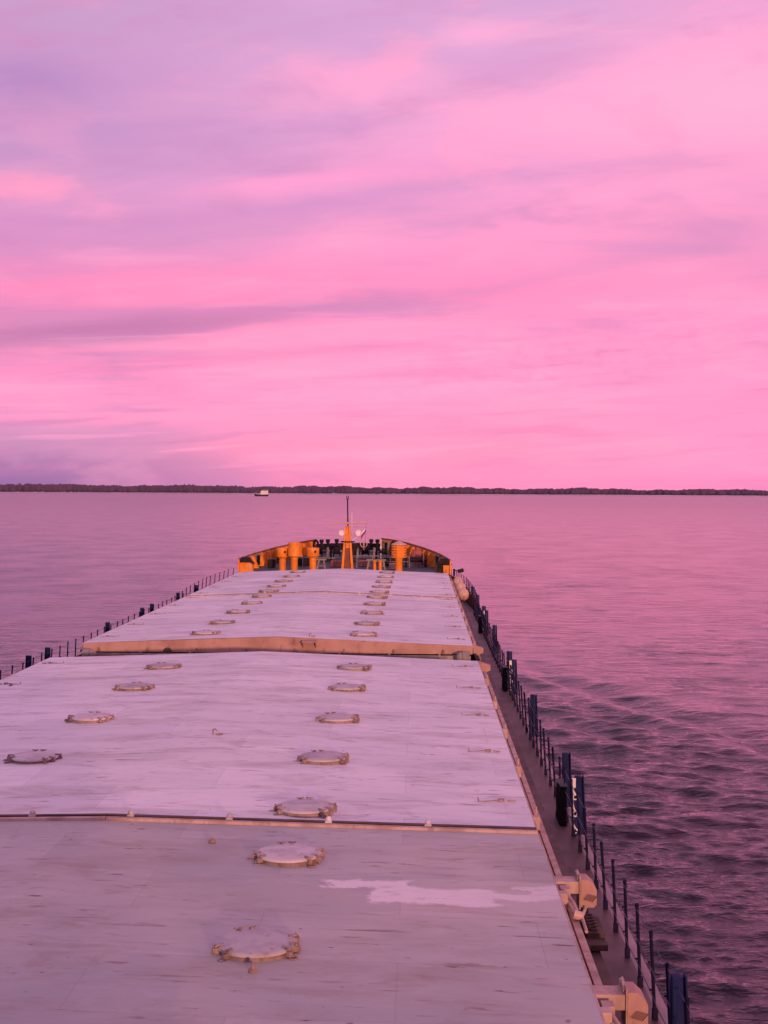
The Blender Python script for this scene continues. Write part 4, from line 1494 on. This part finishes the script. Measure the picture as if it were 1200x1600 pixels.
# mooring housings at the aft ends of the bulwark
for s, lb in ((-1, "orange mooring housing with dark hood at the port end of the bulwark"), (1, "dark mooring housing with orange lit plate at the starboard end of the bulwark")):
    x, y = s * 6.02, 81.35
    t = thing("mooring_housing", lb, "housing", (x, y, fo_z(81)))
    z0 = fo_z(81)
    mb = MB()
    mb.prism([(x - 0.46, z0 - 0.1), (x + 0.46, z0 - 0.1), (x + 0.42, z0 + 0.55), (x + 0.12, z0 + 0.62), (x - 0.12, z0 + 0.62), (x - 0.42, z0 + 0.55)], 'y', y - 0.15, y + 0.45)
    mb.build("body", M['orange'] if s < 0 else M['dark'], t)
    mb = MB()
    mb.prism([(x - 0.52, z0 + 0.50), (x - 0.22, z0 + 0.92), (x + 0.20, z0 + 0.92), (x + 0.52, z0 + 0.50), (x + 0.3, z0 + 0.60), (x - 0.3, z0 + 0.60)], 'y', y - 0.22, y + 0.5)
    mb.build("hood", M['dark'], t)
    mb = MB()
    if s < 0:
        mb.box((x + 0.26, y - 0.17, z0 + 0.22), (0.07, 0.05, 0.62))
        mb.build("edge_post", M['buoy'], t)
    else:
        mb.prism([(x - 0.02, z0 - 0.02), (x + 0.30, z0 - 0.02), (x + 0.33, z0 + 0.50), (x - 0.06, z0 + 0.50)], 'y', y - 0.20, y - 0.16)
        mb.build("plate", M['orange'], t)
t = thing("floodlight", "dark floodlight sticking out beyond the starboard end of the bulwark", "lamp", (6.75, 81.0, 4.0))
mb = MB()
mb.cyl((6.62, 80.9, 3.7), (6.62, 80.9, 4.12), 0.06, 8)
mb.cyl((6.62, 80.9, 4.05), (6.85, 80.9, 4.0), 0.03, 6)
mb.build("bracket", M['dark'], t)
mb = MB()
mb.box((7.02, 80.9, 4.02), (0.36, 0.24, 0.22), Matrix.Rotation(R(-14), 4, 'Y'), 0.03)
mb.build("lamp_body", M['dark'], t)

# ------------------------------------------------------------------ distant ship
fv = thing("distant_ship", "small far ship with dark hull and white superstructure", "ship", (-231, 2000, 0))
cx, cy = -231.0, 2000.0
mb = MB()
mb.prism([(cx - 10.5, 3.6), (cx - 9.6, 0.0), (cx + 10, 0.0), (cx + 10.6, 2.6), (cx - 3, 2.4), (cx - 6.5, 2.7)], 'y', cy - 2.5, cy + 2.5)
mb.build("hull", M['black'], fv)
mb = MB()
mb.box((cx + 4.6, cy, 5.0), (11.2, 4.4, 5.2), None, 0.4)
mb.box((cx + 5.0, cy, 8.1), (8.6, 3.8, 1.8), None, 0.3)
mb.build("superstructure", M['white'], fv)
mb = MB()
mb.box((cx + 5.0, cy - 1.93, 8.3), (6.4, 0.08, 0.6))
mb.build("window", M['dark'], fv)
mb = MB()
mb.box((cx - 8.0, cy, 5.0), (1.4, 1.6, 3.2), None, 0.2)
mb.build("deckhouse", M['grey'], fv)
mb = MB()
mb.cyl((cx + 5, cy, 7.6), (cx + 5, cy, 11.5), 0.15, 6)
mb.build("mast", M['grey'], fv)

# ------------------------------------------------------------------ evening haze over the lake
mb = MB()
mb.box((0, 1900, 18.5), (5200, 4600, 41))
hz = mb.build("haze", M['shore_gleam'])
hm = bpy.data.materials.new("haze air")
hm.use_nodes = True
ht = NT(hm.node_tree)
ht.n.clear()
pv = ht.node('ShaderNodeVolumePrincipled')
pv.inputs['Color'].default_value = (0.75, 0.48, 1.0, 1)
pv.inputs['Density'].default_value = 0.000035
ho = ht.node('ShaderNodeOutputMaterial')
ht.l.new(pv.outputs[0], ho.inputs['Volume'])
hz.data.materials.clear()
hz.data.materials.append(hm)
tag(hz, kind='stuff')
